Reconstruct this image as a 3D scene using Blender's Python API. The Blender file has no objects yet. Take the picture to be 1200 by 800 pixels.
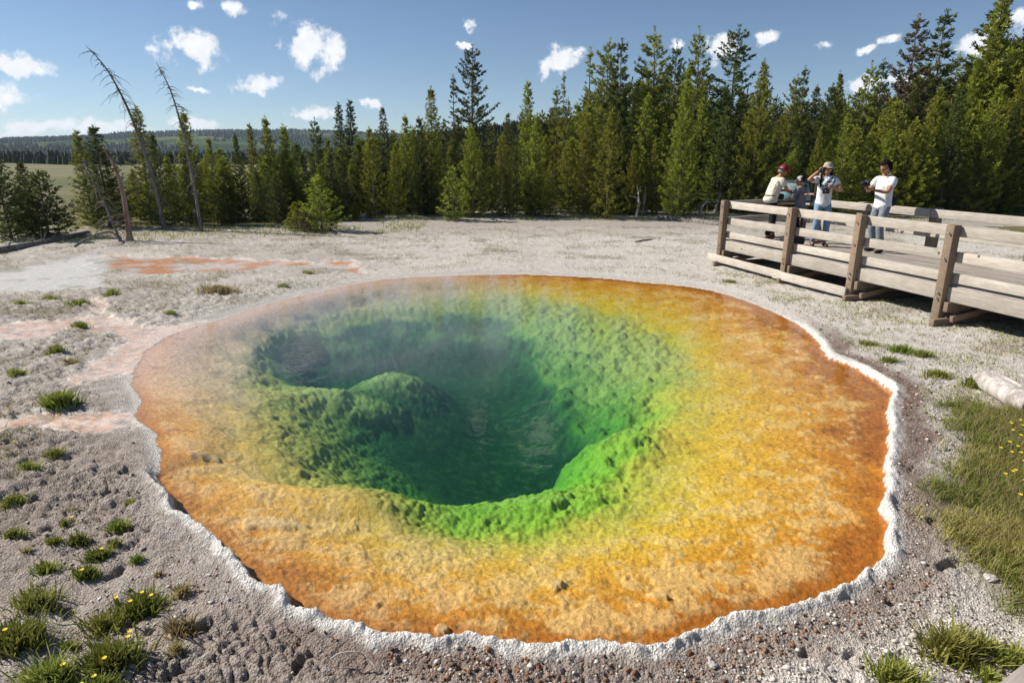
import bpy, bmesh, math, random
import numpy as np
from mathutils import Vector, Matrix, Quaternion, Euler

# ------------------------------------------------------------------ camera, sky, sun, exposure
F = 750.0; PITCH = math.atan(217/750); H = 2.35; S = H/2.1
scene = bpy.context.scene
col = scene.collection
cd = bpy.data.cameras.new('camera'); cam = bpy.data.objects.new('camera', cd); col.objects.link(cam)
cd.sensor_width = 36; cd.lens = 36*F/1200; cd.clip_end = 9000; cd.clip_start = .05
cam.location = (0, 0, H); cam.rotation_euler = (math.pi/2-PITCH, 0, 0)
scene.camera = cam
SUN_EL, SUN_AZ = 38, -74            # azimuth clockwise from +Y: the sun stands left and a little behind the trees
w = bpy.data.worlds.new('World'); scene.world = w; w.use_nodes = True
sd = bpy.data.lights.new('sun', 'SUN'); sun = bpy.data.objects.new('sun', sd); col.objects.link(sun)
sd.energy = 5.0; sd.angle = math.radians(.53); sd.color = (1, .94, .84)
sdir = Vector((math.sin(math.radians(SUN_AZ))*math.cos(math.radians(SUN_EL)),
               math.cos(math.radians(SUN_AZ))*math.cos(math.radians(SUN_EL)), math.sin(math.radians(SUN_EL))))
sun.rotation_euler = sdir.to_track_quat('Z', 'Y').to_euler()
vs = scene.view_settings
vs.view_transform = 'Standard'; vs.look = 'None'; vs.exposure = 0.36; vs.gamma = 1; vs.use_curve_mapping = False
cy = scene.cycles
cy.max_bounces = 6; cy.diffuse_bounces = 2; cy.glossy_bounces = 2; cy.transmission_bounces = 4
cy.transparent_max_bounces = 8; cy.volume_bounces = 0; cy.use_denoising = True; cy.caustics_reflective = False; cy.caustics_refractive = False
cy.sample_clamp_indirect = 4

def ray(px, py):                      # direction of a photograph pixel (1200x800 frame)
    u = (px-600)/F; v = (py-400)/F
    return np.array([u, math.cos(PITCH)-v*math.sin(PITCH), -math.sin(PITCH)-v*math.cos(PITCH)])
def un(px, py, z=0.0):                # pixel -> point at height z
    d = ray(px, py); t = (z-H)/d[2]
    return (d[0]*t, d[1]*t)
def top_at(py, Y):                    # height seen at pixel row py at forward distance Y
    d = ray(600, py); return H+d[2]/d[1]*Y
def xat(px, py, Y):
    d = ray(px, py); return d[0]/d[1]*Y

def build_world():
    nt = w.node_tree; N = nt.nodes; L = nt.links; N.clear()
    out = N.new('ShaderNodeOutputWorld'); bg = N.new('ShaderNodeBackground'); L.new(bg.outputs[0], out.inputs[0])
    bg.inputs[1].default_value = .074
    sky = N.new('ShaderNodeTexSky'); sky.sky_type = 'NISHITA'; sky.sun_disc = False
    sky.sun_elevation = math.radians(SUN_EL); sky.sun_rotation = math.radians(SUN_AZ)
    sky.air_density = 1.0; sky.dust_density = .05; sky.ozone_density = 2.6; sky.altitude = 2200
    tc = N.new('ShaderNodeTexCoord')
    # clouds: small cumulus, each with its own place in the sky (direction), broken up with noise
    def dirn(px, py):
        d = ray(px, py); return d/np.linalg.norm(d)
    clouds = [(222,57,34,24),(366,52,42,26),(308,98,34,11),(268,6,22,11),(228,6,14,8),(24,77,34,13),(-4,116,44,13),(367,134,26,10),
              (120,147,52,13),(58,149,48,10),(232,149,22,8),(434,122,14,7),(554,25,8,9),(546,50,10,5),(655,72,34,18),(676,64,16,9),
              (855,56,20,15),(897,42,13,8),(968,49,11,7),(1018,58,9,5),(1044,47,9,6),(795,52,11,7),(1010,97,22,12),(1160,52,40,15),(1192,22,22,16),
              (1060,92,30,10),(230,105,14,4),(1135,60,24,12),(15,158,30,5),(1250,90,40,18),(-110,60,40,14),(640,-236,44,34),(548,-214,16,22),
              (300,-90,40,18),(1000,-120,40,20),(120,-150,50,20)]
    nz = N.new('ShaderNodeTexNoise'); nz.inputs['Scale'].default_value = 34; nz.inputs['Detail'].default_value = 9; nz.inputs['Roughness'].default_value = .62
    L.new(tc.outputs['Generated'], nz.inputs['Vector'])
    nz2 = N.new('ShaderNodeTexNoise'); nz2.inputs['Scale'].default_value = 70; nz2.inputs['Detail'].default_value = 4
    L.new(tc.outputs['Generated'], nz2.inputs['Vector'])
    wn = N.new('ShaderNodeTexNoise'); wn.inputs['Scale'].default_value = 17; wn.inputs['Detail'].default_value = 5; wn.inputs['Roughness'].default_value = .6
    L.new(tc.outputs['Generated'], wn.inputs['Vector'])
    ws = N.new('ShaderNodeVectorMath'); ws.operation = 'SUBTRACT'; L.new(wn.outputs['Color'], ws.inputs[0]); ws.inputs[1].default_value = (.5,.5,.5)
    wm = N.new('ShaderNodeVectorMath'); wm.operation = 'SCALE'; L.new(ws.outputs[0], wm.inputs[0]); wm.inputs['Scale'].default_value = .042
    wa = N.new('ShaderNodeVectorMath'); wa.operation = 'ADD'; L.new(wm.outputs[0], wa.inputs[0]); L.new(tc.outputs['Generated'], wa.inputs[1])
    prev = None
    def mth(op, a, b=None, clamp=False):
        m = N.new('ShaderNodeMath'); m.operation = op; m.use_clamp = clamp
        for i, v in enumerate((a, b)):
            if v is None: continue
            if isinstance(v, (int, float)): m.inputs[i].default_value = v
            else: L.new(v, m.inputs[i])
        return m.outputs[0]
    shade = None
    for (px, py, a, b) in clouds:
        c = dirn(px, py); e = math.atan2(c[2], math.hypot(c[0], c[1])); az = math.atan2(c[0], c[1])
        mp = N.new('ShaderNodeMapping'); mp.vector_type = 'TEXTURE'
        mp.inputs['Location'].default_value = tuple(c)
        mp.inputs['Rotation'].default_value = (e, 0, -az)
        k = 1/math.sqrt(F*F+(px-600)**2+(py-400)**2)
        mp.inputs['Scale'].default_value = (a*k*1.35, 1, b*k*1.35)
        L.new(wa.outputs[0], mp.inputs['Vector'])
        ln = N.new('ShaderNodeVectorMath'); ln.operation = 'LENGTH'; L.new(mp.outputs[0], ln.inputs[0])
        v = mth('SUBTRACT', 1.0, ln.outputs['Value'])
        prev = v if prev is None else mth('MAXIMUM', prev, v)
    body = mth('ADD', prev, mth('MULTIPLY', mth('SUBTRACT', nz.outputs[0], .5), 2.7))
    mr = N.new('ShaderNodeMapRange'); mr.interpolation_type = 'SMOOTHSTEP'; L.new(body, mr.inputs[0])
    mr.inputs[1].default_value = .20; mr.inputs[2].default_value = .75
    keep = N.new('ShaderNodeMapRange'); L.new(prev, keep.inputs[0]); keep.inputs[1].default_value = -.25; keep.inputs[2].default_value = .1
    mask = mth('MULTIPLY', mr.outputs[0], keep.outputs[0], True)
    cr = N.new('ShaderNodeMix'); cr.data_type = 'RGBA'; L.new(nz2.outputs[0], cr.inputs[0])
    cr.inputs[6].default_value = (8.4, 8.8, 9.6, 1); cr.inputs[7].default_value = (12.6, 12.5, 12.4, 1)
    mx = N.new('ShaderNodeMix'); mx.data_type = 'RGBA'; L.new(mask, mx.inputs[0]); L.new(sky.outputs[0], mx.inputs[6]); L.new(cr.outputs[2], mx.inputs[7])
    L.new(mx.outputs[2], bg.inputs[0])
build_world()

# ------------------------------------------------------------------ helpers
def tag(o, label=None, cat=None, group=None, kind=None):
    if label: o['label'] = label
    if cat: o['category'] = cat
    if group: o['group'] = group
    if kind: o['kind'] = kind
    return o
def link(o, parent=None):
    col.objects.link(o)
    if parent: o.parent = parent
    return o
def empty(name, loc=(0,0,0), rz=0, **k):
    o = bpy.data.objects.new(name, None); link(o); o.location = loc; o.rotation_euler = (0,0,rz); o.empty_display_size = .2
    return tag(o, **k)
def np_mesh(name, V, Fq, mat, parent=None, smooth=False, cols=None, mesh_only=False):
    """V (n,3); Fq (m,k) index array or list of such arrays; cols dict name->(n,4)"""
    V = np.asarray(V, dtype=np.float32)
    Fl = Fq if isinstance(Fq, list) else [Fq]
    Fl = [np.asarray(f, dtype=np.int32) for f in Fl if len(f)]
    me = bpy.data.meshes.new(name)
    me.vertices.add(len(V)); me.vertices.foreach_set('co', V.ravel())
    nl = sum(f.size for f in Fl); npol = sum(len(f) for f in Fl)
    me.loops.add(nl); me.loops.foreach_set('vertex_index', np.concatenate([f.ravel() for f in Fl]))
    me.polygons.add(npol)
    tot = np.concatenate([np.full(len(f), f.shape[1], np.int32) for f in Fl])
    st = np.concatenate([[0], np.cumsum(tot)[:-1]]).astype(np.int32)
    me.polygons.foreach_set('loop_start', st)
    if smooth: me.polygons.foreach_set('use_smooth', np.ones(npol, dtype=bool))
    me.update(calc_edges=True)
    if cols:
        for k, c in cols.items():
            a = me.color_attributes.new(k, 'FLOAT_COLOR', 'POINT'); a.data.foreach_set('color', np.asarray(c, np.float32).ravel())
    for m in (mat if isinstance(mat, (list, tuple)) else [mat]): me.materials.append(m)
    if mesh_only: return me
    return link(bpy.data.objects.new(name, me), parent)

rng = np.random.default_rng(7)
_perm = rng.permutation(512); _perm = np.concatenate([_perm, _perm, _perm])
_ga = rng.random(512)*2*np.pi; _gx, _gy = np.cos(_ga), np.sin(_ga)
_r1, _r2 = rng.random(512), rng.random(512)
def pn(x, y, seed=0):
    xi = np.floor(x).astype(int); yi = np.floor(y).astype(int); xf = x-xi; yf = y-yi
    u = xf*xf*xf*(xf*(xf*6-15)+10); v = yf*yf*yf*(yf*(yf*6-15)+10)
    def g(a, b, dx, dy):
        h = _perm[(_perm[(a+seed*37) & 511]+b) & 511]
        return _gx[h]*dx+_gy[h]*dy
    n0 = g(xi, yi, xf, yf)*(1-u)+g(xi+1, yi, xf-1, yf)*u
    n1 = g(xi, yi+1, xf, yf-1)*(1-u)+g(xi+1, yi+1, xf-1, yf-1)*u
    return (n0*(1-v)+n1*v)*1.5
def fbm(x, y, sc, oct=4, seed=0, gain=.5):
    a = 1; s = 0; t = 0
    for i in range(oct):
        s = s+a*pn(x*sc+i*17.3, y*sc-i*9.1, seed+i); t += a; a *= gain; sc *= 2.03
    return s/t
def worley(x, y, sc, seed=0):
    x = x*sc; y = y*sc
    xi = np.floor(x).astype(int); yi = np.floor(y).astype(int)
    f1 = np.full(x.shape, 9.0); f2 = np.full(x.shape, 9.0); idv = np.zeros(x.shape)
    for i in (-1, 0, 1):
        for j in (-1, 0, 1):
            h = _perm[(_perm[(xi+i+seed*31) & 511]+yi+j) & 511]
            d = (xi+i+_r1[h]-x)**2+(yi+j+_r2[h]-y)**2
            near = d < f1
            f2 = np.where(near, f1, np.minimum(f2, d)); idv = np.where(near, _r1[(h*7+3) & 511], idv); f1 = np.where(near, d, f1)
    return np.sqrt(f1), np.sqrt(f2), idv
def sstep(a, b, x):
    t = np.clip((x-a)/(b-a), 0, 1); return t*t*(3-2*t)
def smooth_poly(pts, n=4):
    P = np.array(pts); M = len(P); out = []
    for i in range(M):
        a, b, c, d = P[i-1], P[i], P[(i+1) % M], P[(i+2) % M]
        for k in range(n):
            t = k/n
            out.append(.5*((2*b)+(-a+c)*t+(2*a-5*b+4*c-d)*t*t+(-a+3*b-3*c+d)*t**3))
    return np.array(out)
def sdist(x, y, P, closed=True):
    """signed distance, positive inside"""
    d2 = np.full(x.shape, 1e9); ins = np.zeros(x.shape, bool)
    M = len(P)
    for i in range(M if closed else M-1):
        ax, ay = P[i]; bx, by = P[(i+1) % M]
        ex, ey = bx-ax, by-ay
        wx, wy = x-ax, y-ay
        t = np.clip((wx*ex+wy*ey)/(ex*ex+ey*ey+1e-12), 0, 1)
        d2 = np.minimum(d2, (wx-ex*t)**2+(wy-ey*t)**2)
        if closed:
            c = ((ay > y) != (by > y)) & (x < ex*(y-ay)/((by-ay) if abs(by-ay) > 1e-9 else 1e-9)+ax)
            ins ^= c
    d = np.sqrt(d2)
    return np.where(ins, d, -d) if closed else d

def mat(name, base=(.5,.5,.5), rough=.8, spec=.3, **kw):
    m = bpy.data.materials.new(name); m.use_nodes = True
    b = m.node_tree.nodes['Principled BSDF']
    b.inputs['Base Color'].default_value = (*base, 1); b.inputs['Roughness'].default_value = rough
    b.inputs['Specular IOR Level'].default_value = spec
    for k, v in kw.items(): b.inputs[k].default_value = v
    return m
class NT:
    def __init__(s, m): s.m = m; s.N = m.node_tree.nodes; s.L = m.node_tree.links; s.b = s.N.get('Principled BSDF')
    def node(s, t, **kw):
        n = s.N.new(t)
        for k, v in kw.items(): setattr(n, k, v)
        return n
    def put(s, sock, v):
        if hasattr(v, 'links'): s.L.new(v, sock)
        elif isinstance(v, tuple) and len(v) == 3 and sock.type == 'RGBA': sock.default_value = (*v, 1)
        else: sock.default_value = v
    def math(s, op, a, b=0.0, clamp=False):
        n = s.node('ShaderNodeMath', operation=op, use_clamp=clamp); s.put(n.inputs[0], a); s.put(n.inputs[1], b); return n.outputs[0]
    def noise(s, sc, det=4, rough=.5, vec=None, dist=0):
        n = s.node('ShaderNodeTexNoise'); n.inputs['Scale'].default_value = sc; n.inputs['Detail'].default_value = det
        n.inputs['Roughness'].default_value = rough; n.inputs['Distortion'].default_value = dist
        if vec is not None: s.L.new(vec, n.inputs['Vector'])
        return n.outputs[0]
    def vor(s, sc, vec=None, feature='F1', out=0):
        n = s.node('ShaderNodeTexVoronoi', feature=feature); n.inputs['Scale'].default_value = sc
        if vec is not None: s.L.new(vec, n.inputs['Vector'])
        return n.outputs[out]
    def ramp(s, v, stops):
        n = s.node('ShaderNodeValToRGB'); s.L.new(v, n.inputs[0]); e = n.color_ramp.elements
        while len(e) < len(stops): e.new(.5)
        for i, (p, c) in enumerate(stops):
            e[i].position = p; e[i].color = (c, c, c, 1) if isinstance(c, (int, float)) else (*c, 1)
        return n.outputs[0]
    def mix(s, f, a, b, blend='MIX'):
        n = s.node('ShaderNodeMix', data_type='RGBA', blend_type=blend); s.put(n.inputs[0], f); s.put(n.inputs[6], a); s.put(n.inputs[7], b); return n.outputs[2]
    def rng(s, v, a, b, c=0.0, d=1.0):
        n = s.node('ShaderNodeMapRange'); s.put(n.inputs[0], v)
        for i, q in enumerate((a, b, c, d)): n.inputs[i+1].default_value = q
        return n.outputs[0]
    def attr(s, name): return s.node('ShaderNodeAttribute', attribute_name=name)
    def coord(s, out='Object'): return s.node('ShaderNodeTexCoord').outputs[out]
    def bump(s, h, strength=.5, dist=.02, normal=None):
        n = s.node('ShaderNodeBump'); n.inputs['Strength'].default_value = strength; n.inputs['Distance'].default_value = dist
        s.put(n.inputs['Height'], h)
        if normal is not None: s.L.new(normal, n.inputs['Normal'])
        return n.outputs[0]
# ------------------------------------------------------------------ the pool and the ground: one height field
edge_px = [(162,428),(153,449),(165,469),(159,489),(179,506),(189,537),(184,560),(202,581),(206,601),(236,623),(262,641),(287,668),(300,685),(331,690),
 (343,702),(344,714),(364,721),(400,731),(426,738),(449,749),(486,747),(512,753),(550,747),(580,755),(632,765),(700,759),(749,765),(790,757),
 (800,751),(845,736),(905,721),(946,710),(987,695),(1002,680),(1032,661),(1034,639),(1040,616),(1031,597),(1038,571),(1034,549),(1040,522),
 (1042,500),(1040,486),(1044,461),(1036,452),(1016,439),(994,427),(973,420),(964,412),(958,400),(945,388),(920,372),(880,355),(846,344),(807,336),
 (752,331),(710,326.5),(670,324),(615,321.8),(560,321.8),(500,324),(450,327),(410,334.5),(380,341),(330,352),(290,364),(250,377),(215,388),(192,398),(172,412)]
A_px = [(300,400),(345,381),(400,363),(470,351),(540,346),(620,349),(690,362),(750,380),(788,404),(800,440),(795,490),(770,540),(742,585),(695,612),(640,632),
 (580,638),(520,632),(470,608),(400,588),(335,565),(305,530),(295,480),(290,440)]
B_px = [(356,447),(354,430),(388,416),(440,409),(520,404),(580,406),(612,414),(642,433),(652,470),(684,505),(688,525),(655,560),(620,584),(560,592),(505,600),
 (475,580),(440,548),(418,510),(450,484),(490,459),(497,444),(464,433),(432,444),(400,456),(376,459)]
E_ = smooth_poly([un(*p, 0) for p in edge_px], 2)
A_ = smooth_poly([un(*p, -.20) for p in A_px], 2)
B_ = smooth_poly([un(*p, -.62) for p in B_px], 2)
def near_poly(x, y, P, m):
    return (x > P[:,0].min()-m) & (x < P[:,0].max()+m) & (y > P[:,1].min()-m) & (y < P[:,1].max()+m)

# polygons of the wet overflow, soils and meadow (photograph outlines laid out on the ground)
P_ = lambda pts, z=.04: np.array([un(*p, z) for p in pts])
stream1 = P_([(240,372),(205,380),(160,380),(118,368),(60,372),(-60,384),(-60,408),(0,398),(50,393),(90,386),(128,392),(146,402),(120,416),(88,432),(55,446),(80,452),(120,440),(160,434),(180,420),(215,398)])
stream2 = P_([(165,484),(140,474),(110,478),(60,480),(-60,492),(-60,530),(-10,508),(30,498),(80,500),(120,498),(160,490)])
stream3 = P_([(415,306),(360,304),(300,305),(235,302),(170,300),(120,298),(105,306),(125,316),(180,321),(220,318),(260,318),(300,314),(350,312),(410,318),(430,322)])
white_pond = P_([(70,306),(110,298),(130,305),(125,325),(100,340),(40,343),(-80,350),(-80,318),(0,318)])
link_st = P_([(105,348),(125,345),(132,366),(112,372)])
meadow_r = P_([(1098,478),(1130,470),(1165,480),(1190,470),(1400,520),(1400,800),(1230,740),(1195,722),(1170,690),(1140,660),(1092,632),(1086,600),(1110,560),(1132,525),(1120,500)])

TERR_PX = None
def hill(x, y):
    r = sstep(26, 150, y)*sstep(-25, 45, x+(y-30)*.25)*6.5
    r = r+sstep(20, 34, y)*.12*sstep(-8, 4, x)*0.8
    return r
def far_rise(x, y):
    d = np.sqrt(x*x+y*y)
    return sstep(500, 1600, d)*12
def ground_h(x, y, detail=True):
    x = np.asarray(x, float); y = np.asarray(y, float)
    h = .05+.035*fbm(x, y, .55, 3, 5)+hill(x, y)+far_rise(x, y)
    d = np.sqrt(x*x+y*y)
    h = h+sstep(40, 200, d)*fbm(x, y, .02, 3, 9)*1.2
    return h

def grid_polar():
    r = [0.0001, .25, .5, .75, 1.0, 1.2]
    q = 1.3
    while q < 17.5: r.append(q); q *= 1.0045
    while q < 70: r.append(q); q *= 1.013
    while q < 5200: r.append(q); q *= 1.07
    fine = np.radians(np.arange(-58, 58.01, .135))
    coarse = np.radians(np.linspace(58, 302, 44)[1:-1])
    th = np.concatenate([fine, coarse])
    return np.array(r), th
R_, T_ = grid_polar()
nr, ntg = len(R_), len(T_)
RR, TT = np.meshgrid(R_, T_, indexing='ij')
X = (RR*np.sin(TT)).ravel(); Y = (RR*np.cos(TT)).ravel()
Z = ground_h(X, Y)
nearm = (X > -16) & (X < 16) & (Y > -2) & (Y < 22)
ni = np.where(nearm)[0]
x, y = X[ni], Y[ni]
dist = np.sqrt(x*x+y*y)
# scalloped, crusty outline: the query point is warped, so the edge wobbles
wx = x+.030*fbm(x, y, 3.2, 3, 21)+.014*fbm(x, y, 13, 2, 25); wy = y+.030*fbm(x, y, 3.2, 3, 31)+.014*fbm(x, y, 13, 2, 35)
dE = np.full(x.shape, -5.0); m = near_poly(x, y, E_, 2.5); dE[m] = sdist(wx[m], wy[m], E_)
dA = np.full(x.shape, -9.0); m = dE > -.05
wx2 = x+.16*fbm(x, y, 1.1, 3, 41); wy2 = y+.16*fbm(x, y, 1.1, 3, 51)
dA[m] = sdist(wx2[m], wy2[m], A_)
dB = np.full(x.shape, -9.0); dB[m] = sdist(wx2[m]+.05*fbm(x[m], y[m], 4, 2, 3), wy2[m], B_)
# inside the throat a crease-free distance: a generalised mean over the outline
seg = np.roll(B_, -1, 0)-B_; sl = np.linalg.norm(seg, axis=1)
bp_, bw_ = [], []
for i_ in range(len(B_)):
    for k_ in range(4): bp_.append(B_[i_]+seg[i_]*(k_+.5)/4); bw_.append(sl[i_]/4)
mb = np.where(dB > 0)[0]; I_ = np.zeros(len(mb))
for p_, w_ in zip(bp_, bw_): I_ += w_/((wx2[mb]-p_[0])**2+(wy2[mb]-p_[1])**2+1e-4)**2
dS = (np.pi/2/I_)**(1/3.)
dB[mb] = np.where(dB[mb] < .15, dB[mb]+(dS-dB[mb])*sstep(0, .15, dB[mb]), dS)

fine1, _, id1 = worley(x+.04*pn(x*9, y*9, 2), y+.04*pn(x*9, y*9, 3), 9.5, 1)
fine2, f2b, id2 = worley(x, y, 22, 2)
big1, big2, idb = worley(x+.1*pn(x*3, y*3, 2), y+.1*pn(x*3, y*3, 4), 3.0, 3)

z = Z[ni].copy()
ins = dE > 0
leftish = sstep(-1.6, -3.0, x)*sstep(3.6, 5.2, y)                      # where the pool overflows
farish = sstep(8.5, 10.5, y)
# ---- outside
e = -dE
rside = sstep(2.2, 3.6, x)*sstep(2.6, 3.6, y)
rimw = (.035+.065*fbm(x, y, 1.6, 3, 61))*(1-.8*farish)*(1-.8*leftish)*(1-.5*rside)
ridge = np.exp(-((e-.04)/(.035+np.clip(rimw, 0, 1)*.42))**2)*(.75+.9*fbm(x, y, 4.5, 3, 63)+.5*fbm(x, y, 16, 2, 64))
rough = fbm(x, y, 7, 4, 71, .6); rough2 = fbm(x, y, 28, 3, 75, .6)
clod_zone = sstep(.06, .2, e)*sstep(1.5, .5, e)*(.35+.65*sstep(1.2, .2, x))*sstep(8, 5.0, y)*np.clip(.55+1.2*fbm(x, y, 1.1, 2, 81), 0, 1)
pit = (1-sstep(.0, .32, f2b-fine2))                                    # grooves between clods
clod1, clod2, idc = worley(x+.05*pn(x*6, y*6, 7), (y+.05*pn(x*6, y*6, 8))*1.25, 15, 6)
groove = 1-sstep(.03, .30, clod2-clod1)
out_h = z*1.0+rough*.016+rough2*.005
out_h += ridge*(.046*(1-.93*farish)*(1-.85*leftish)*(1-.35*rside))
out_h -= sstep(.12, .6, e)*sstep(2.4, .9, e)*.045*sstep(7, 4, y)*(1+fbm(x, y, 2.2, 2, 91))   # hollow beyond the rim
out_h += clod_zone*(sstep(.62, .2, clod1)*.016*(idc-.2)-groove*.020+.012*fbm(x, y, 18, 3, 67, .7))
out_h += (1-clod_zone)*np.clip(big1-.35, 0, 1)*.012*sstep(.15, .5, e)
lbank = sstep(-1.2, -2.6, x)*sstep(13, 10, y)*sstep(3.2, 4.6, y)
rid = np.clip(1-np.abs(fbm(x, y*1.4, 3.4, 4, 97, .6))*4.5, 0, 1)
out_h += (.5-rid)*(.010+.032*lbank)*sstep(.12, .4, e)+rough*.022*lbank
holes = sstep(.36, .5, fbm(x, y, 5.3, 2, 95))*sstep(.1, .25, e)*sstep(1.2, .5, e)*sstep(6, 4, y)
out_h -= holes*.045
lowleft = sstep(-1.5, -2.8, x)*sstep(4.4, 5.2, y)
out_h *= 1-.8*lowleft*sstep(.9, 0, e)
cliff = sstep(0, .018+.12*lowleft+.30*farish+.15*leftish+.10*sstep(5.5, 8, y), e)                                              # crust lip drops to the water
out_h = out_h*cliff+(1-cliff)*.004
# streams
def maskpoly(P, soft=.12, warp=.14, sc=2.2, seed=0):
    m = np.zeros(x.shape); s = near_poly(x, y, P, .6)
    d = sdist(x[s]+warp*fbm(x[s], y[s], sc, 4, 101+seed, .6), y[s]+warp*1.3*fbm(x[s], y[s], sc, 4, 111+seed, .6), P)
    m[s] = sstep(-soft, soft, d); return m
st1 = maskpoly(stream1, .13, .26, 1.9); st2 = maskpoly(stream2, .10, .22, 2.2, 3); st3 = maskpoly(stream3, .12, .5, .9, 5); pond = maskpoly(white_pond, .15, .5, .8, 7); lk = maskpoly(link_st, .08, .2, 2, 8)
stream = np.clip(np.maximum.reduce([st1, st2, st3*.95, lk]), 0, 1)*(~ins)
out_h = out_h*(1-stream*.93)+stream*(.004)
out_h = np.where(pond > 0, out_h*(1-pond*.8)+pond*.012, out_h)
mead = maskpoly(meadow_r, .18, .25, 1.5, 9)
out_h += mead*.03
# ---- inside
dEi = np.clip(dE, 1e-4, None); a_in = dA > 0; b_in = dB > 0
t = np.where(~a_in, dEi/(dEi+np.clip(-dA, 1e-4, None)), np.where(~b_in, 1+np.clip(dA, 0, 9)/(np.clip(dA, 1e-4, 9)+np.clip(-dB, 1e-4, 9)), 2.0))
gentle = sstep(.6, -1.2, x)*sstep(8.2, 6.2, y)                          # lower left of the throat slopes slowly
fall = .70+3.6*sstep(1.0, -1.0, x)
deep = 1-np.exp(-np.clip(dB, 0, 9)/fall)
t = np.where(b_in, 2+deep, t)
tcol = np.where(b_in, 2+(1-np.exp(-np.clip(dB, 0, 9)/(.13+.30*gentle+.55*sstep(.6, -1.0, x)*sstep(6.8, 8.3, y)+.06*sstep(8, 10, y)))), t)  # throat darkens by colour, standing in for the dimness of deep water
dep = np.where(t < 1, .028+.20*t**1.5, np.where(t < 2, .228+.47*(t-1)**1.15, .70+2.3*(t-2)))
shelf_n = fbm(x, y, 5.5, 5, 121, .6)
plates = sstep(.05, .0, big2-big1)
w1 = sstep(.75, 1.25, t); w2 = sstep(2.95, 2.3, t)
h1 = worley(x+.12*pn(x*2.5, y*2.5, 12), y+.12*pn(x*2.5, y*2.5, 13), 2.1, 8)
calm = 1-.85*sstep(.6, -.6, x)-.30*sstep(5.6, 4.4, y)*sstep(-1, 0, x)
h3 = worley(x+.05*pn(x*5, y*5, 14), y+.05*pn(x*5, y*5, 15), 5.2, 9)
bumps = (((.55-h1[0])*.07+(.5-big1)*.04)*calm+(.5-h3[0])*.058*(.35+.65*calm)+(.5-fine1)*.058*(.35+.65*calm)+(.5-fine2)*.028+rough*.03)*w1*w2*(.12+.88*sstep(2.75, 2.15, tcol))
ledges = np.sin((x*.35+y)*9+3*fbm(x, y, .9, 3, 131))*.02*sstep(.5, 1, t)*sstep(1.9, 1.3, t)*sstep(1, -2, x)
in_h = -dep+bumps+ledges*1.5+(1-w1)*(.018*shelf_n+.008*fbm(x, y, 30, 2, 141)+.008*sstep(.0, .25, fbm(x, y, 2.6, 5, 161, .65)+.4*fbm(x, y, 9, 3, 171))+(id1-.5)*.008*sstep(.1, .2, fine1)*(1-leftish))*sstep(0, .06, dE)
# mounds: the bright knoll in the middle left with its ridge, lips at the near side
def mound(px, py, zz, rx, ry, hh, ang=0):
    cx, cy_ = un(px, py, zz); c, s_ = math.cos(ang), math.sin(ang)
    a = (x-cx)*c+(y-cy_)*s_; b = -(x-cx)*s_+(y-cy_)*c
    return hh*np.exp(-((a/rx)**2+(b/ry)**2)**1.4)
for a_ in [(462,438,-.45,.55,.32,.13,.3),(400,466,-.45,.8,.30,.10,.1),(345,500,-.25,.5,.9,.07,.2),(530,610,-.45,.9,.35,.08,0),(640,600,-.5,.6,.45,.10,.4),
           (715,545,-.5,.45,.5,.18,0),(440,590,-.3,.9,.3,.08,.1),(340,600,-.2,.9,.25,.04,0)]:
    in_h += mound(*a_)*sstep(2.98, 2.4, t)*sstep(.1, .5, dE)
thin = sstep(0, .03+.75*np.clip(farish+lowleft, 0, 1), dE)
in_h = np.minimum(in_h*thin, -.003)
slab = np.zeros(x.shape)
for (px, py, a1, b1, an) in [(322,612,.20,.085,.1),(518,744,.035,.03,0),(652,681,.05,.025,.6),(770,700,.06,.02,-.3),(395,398,.22,.08,0),(240,535,.12,.05,.2)]:
    cx, cy_ = un(px, py, -.06); c, s_ = math.cos(an), math.sin(an)
    a = (x-cx)*c+(y-cy_)*s_; b = -(x-cx)*s_+(y-cy_)*c
    slab = np.maximum(slab, sstep(1.15, .95, np.sqrt((a/a1)**2+(b/b1)**2)+.25*fbm(x, y, 12, 2, 5)))
in_h = in_h+slab*.022*(dep < .25)
zz = np.where(ins, in_h, out_h)
Z[ni] = zz

# ---- colours (what grows and lies there, with some glare and shade put in)
def C(*a): return np.array(a)
n1 = fbm(x, y, .8, 4, 151, .6); n2 = fbm(x, y, 2.6, 5, 161, .65); n3 = fbm(x, y, 9, 4, 171, .65)
stops_t = np.array([0, .10, .35, .75, 1.0, 1.35, 1.75, 2.1, 2.45, 3.0])
stops_r = np.array([C(.46,.16,.015), C(.62,.25,.020), C(.78,.38,.035), C(.84,.52,.050), C(.64,.54,.07), C(.31,.43,.05), C(.12,.32,.04), C(.035,.14,.035), C(.010,.060,.028), C(.004,.042,.022)])
stops_l = np.array([C(.56,.24,.06), C(.66,.30,.065), C(.86,.48,.12), C(.82,.53,.13), C(.62,.48,.13), C(.48,.41,.10), C(.30,.33,.07), C(.09,.18,.05), C(.025,.09,.040), C(.005,.045,.024)])
bkl = sstep(.6, -1.0, x)*sstep(6.8, 8.3, y)
tcol = tcol+.75*bkl*sstep(1.1, 1.6, tcol)*sstep(2.6, 2.1, tcol)
tt = tcol-.10*sstep(1.8, 3.4, x)*sstep(1.1, .6, t)-.10*sstep(4.2, 2.8, y)*sstep(1.1, .6, t)+.22*n1*(t < 2)+.16*n2+(.5-h1[0])*.3*w1*w2
def ramp(st): return np.stack([np.interp(tt, stops_t, st[:, k]) for k in range(3)], 1)
lf = sstep(1.5, -2.2, x)[:, None]
bc = ramp(stops_r)*(1-lf)+ramp(stops_l)*lf
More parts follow.
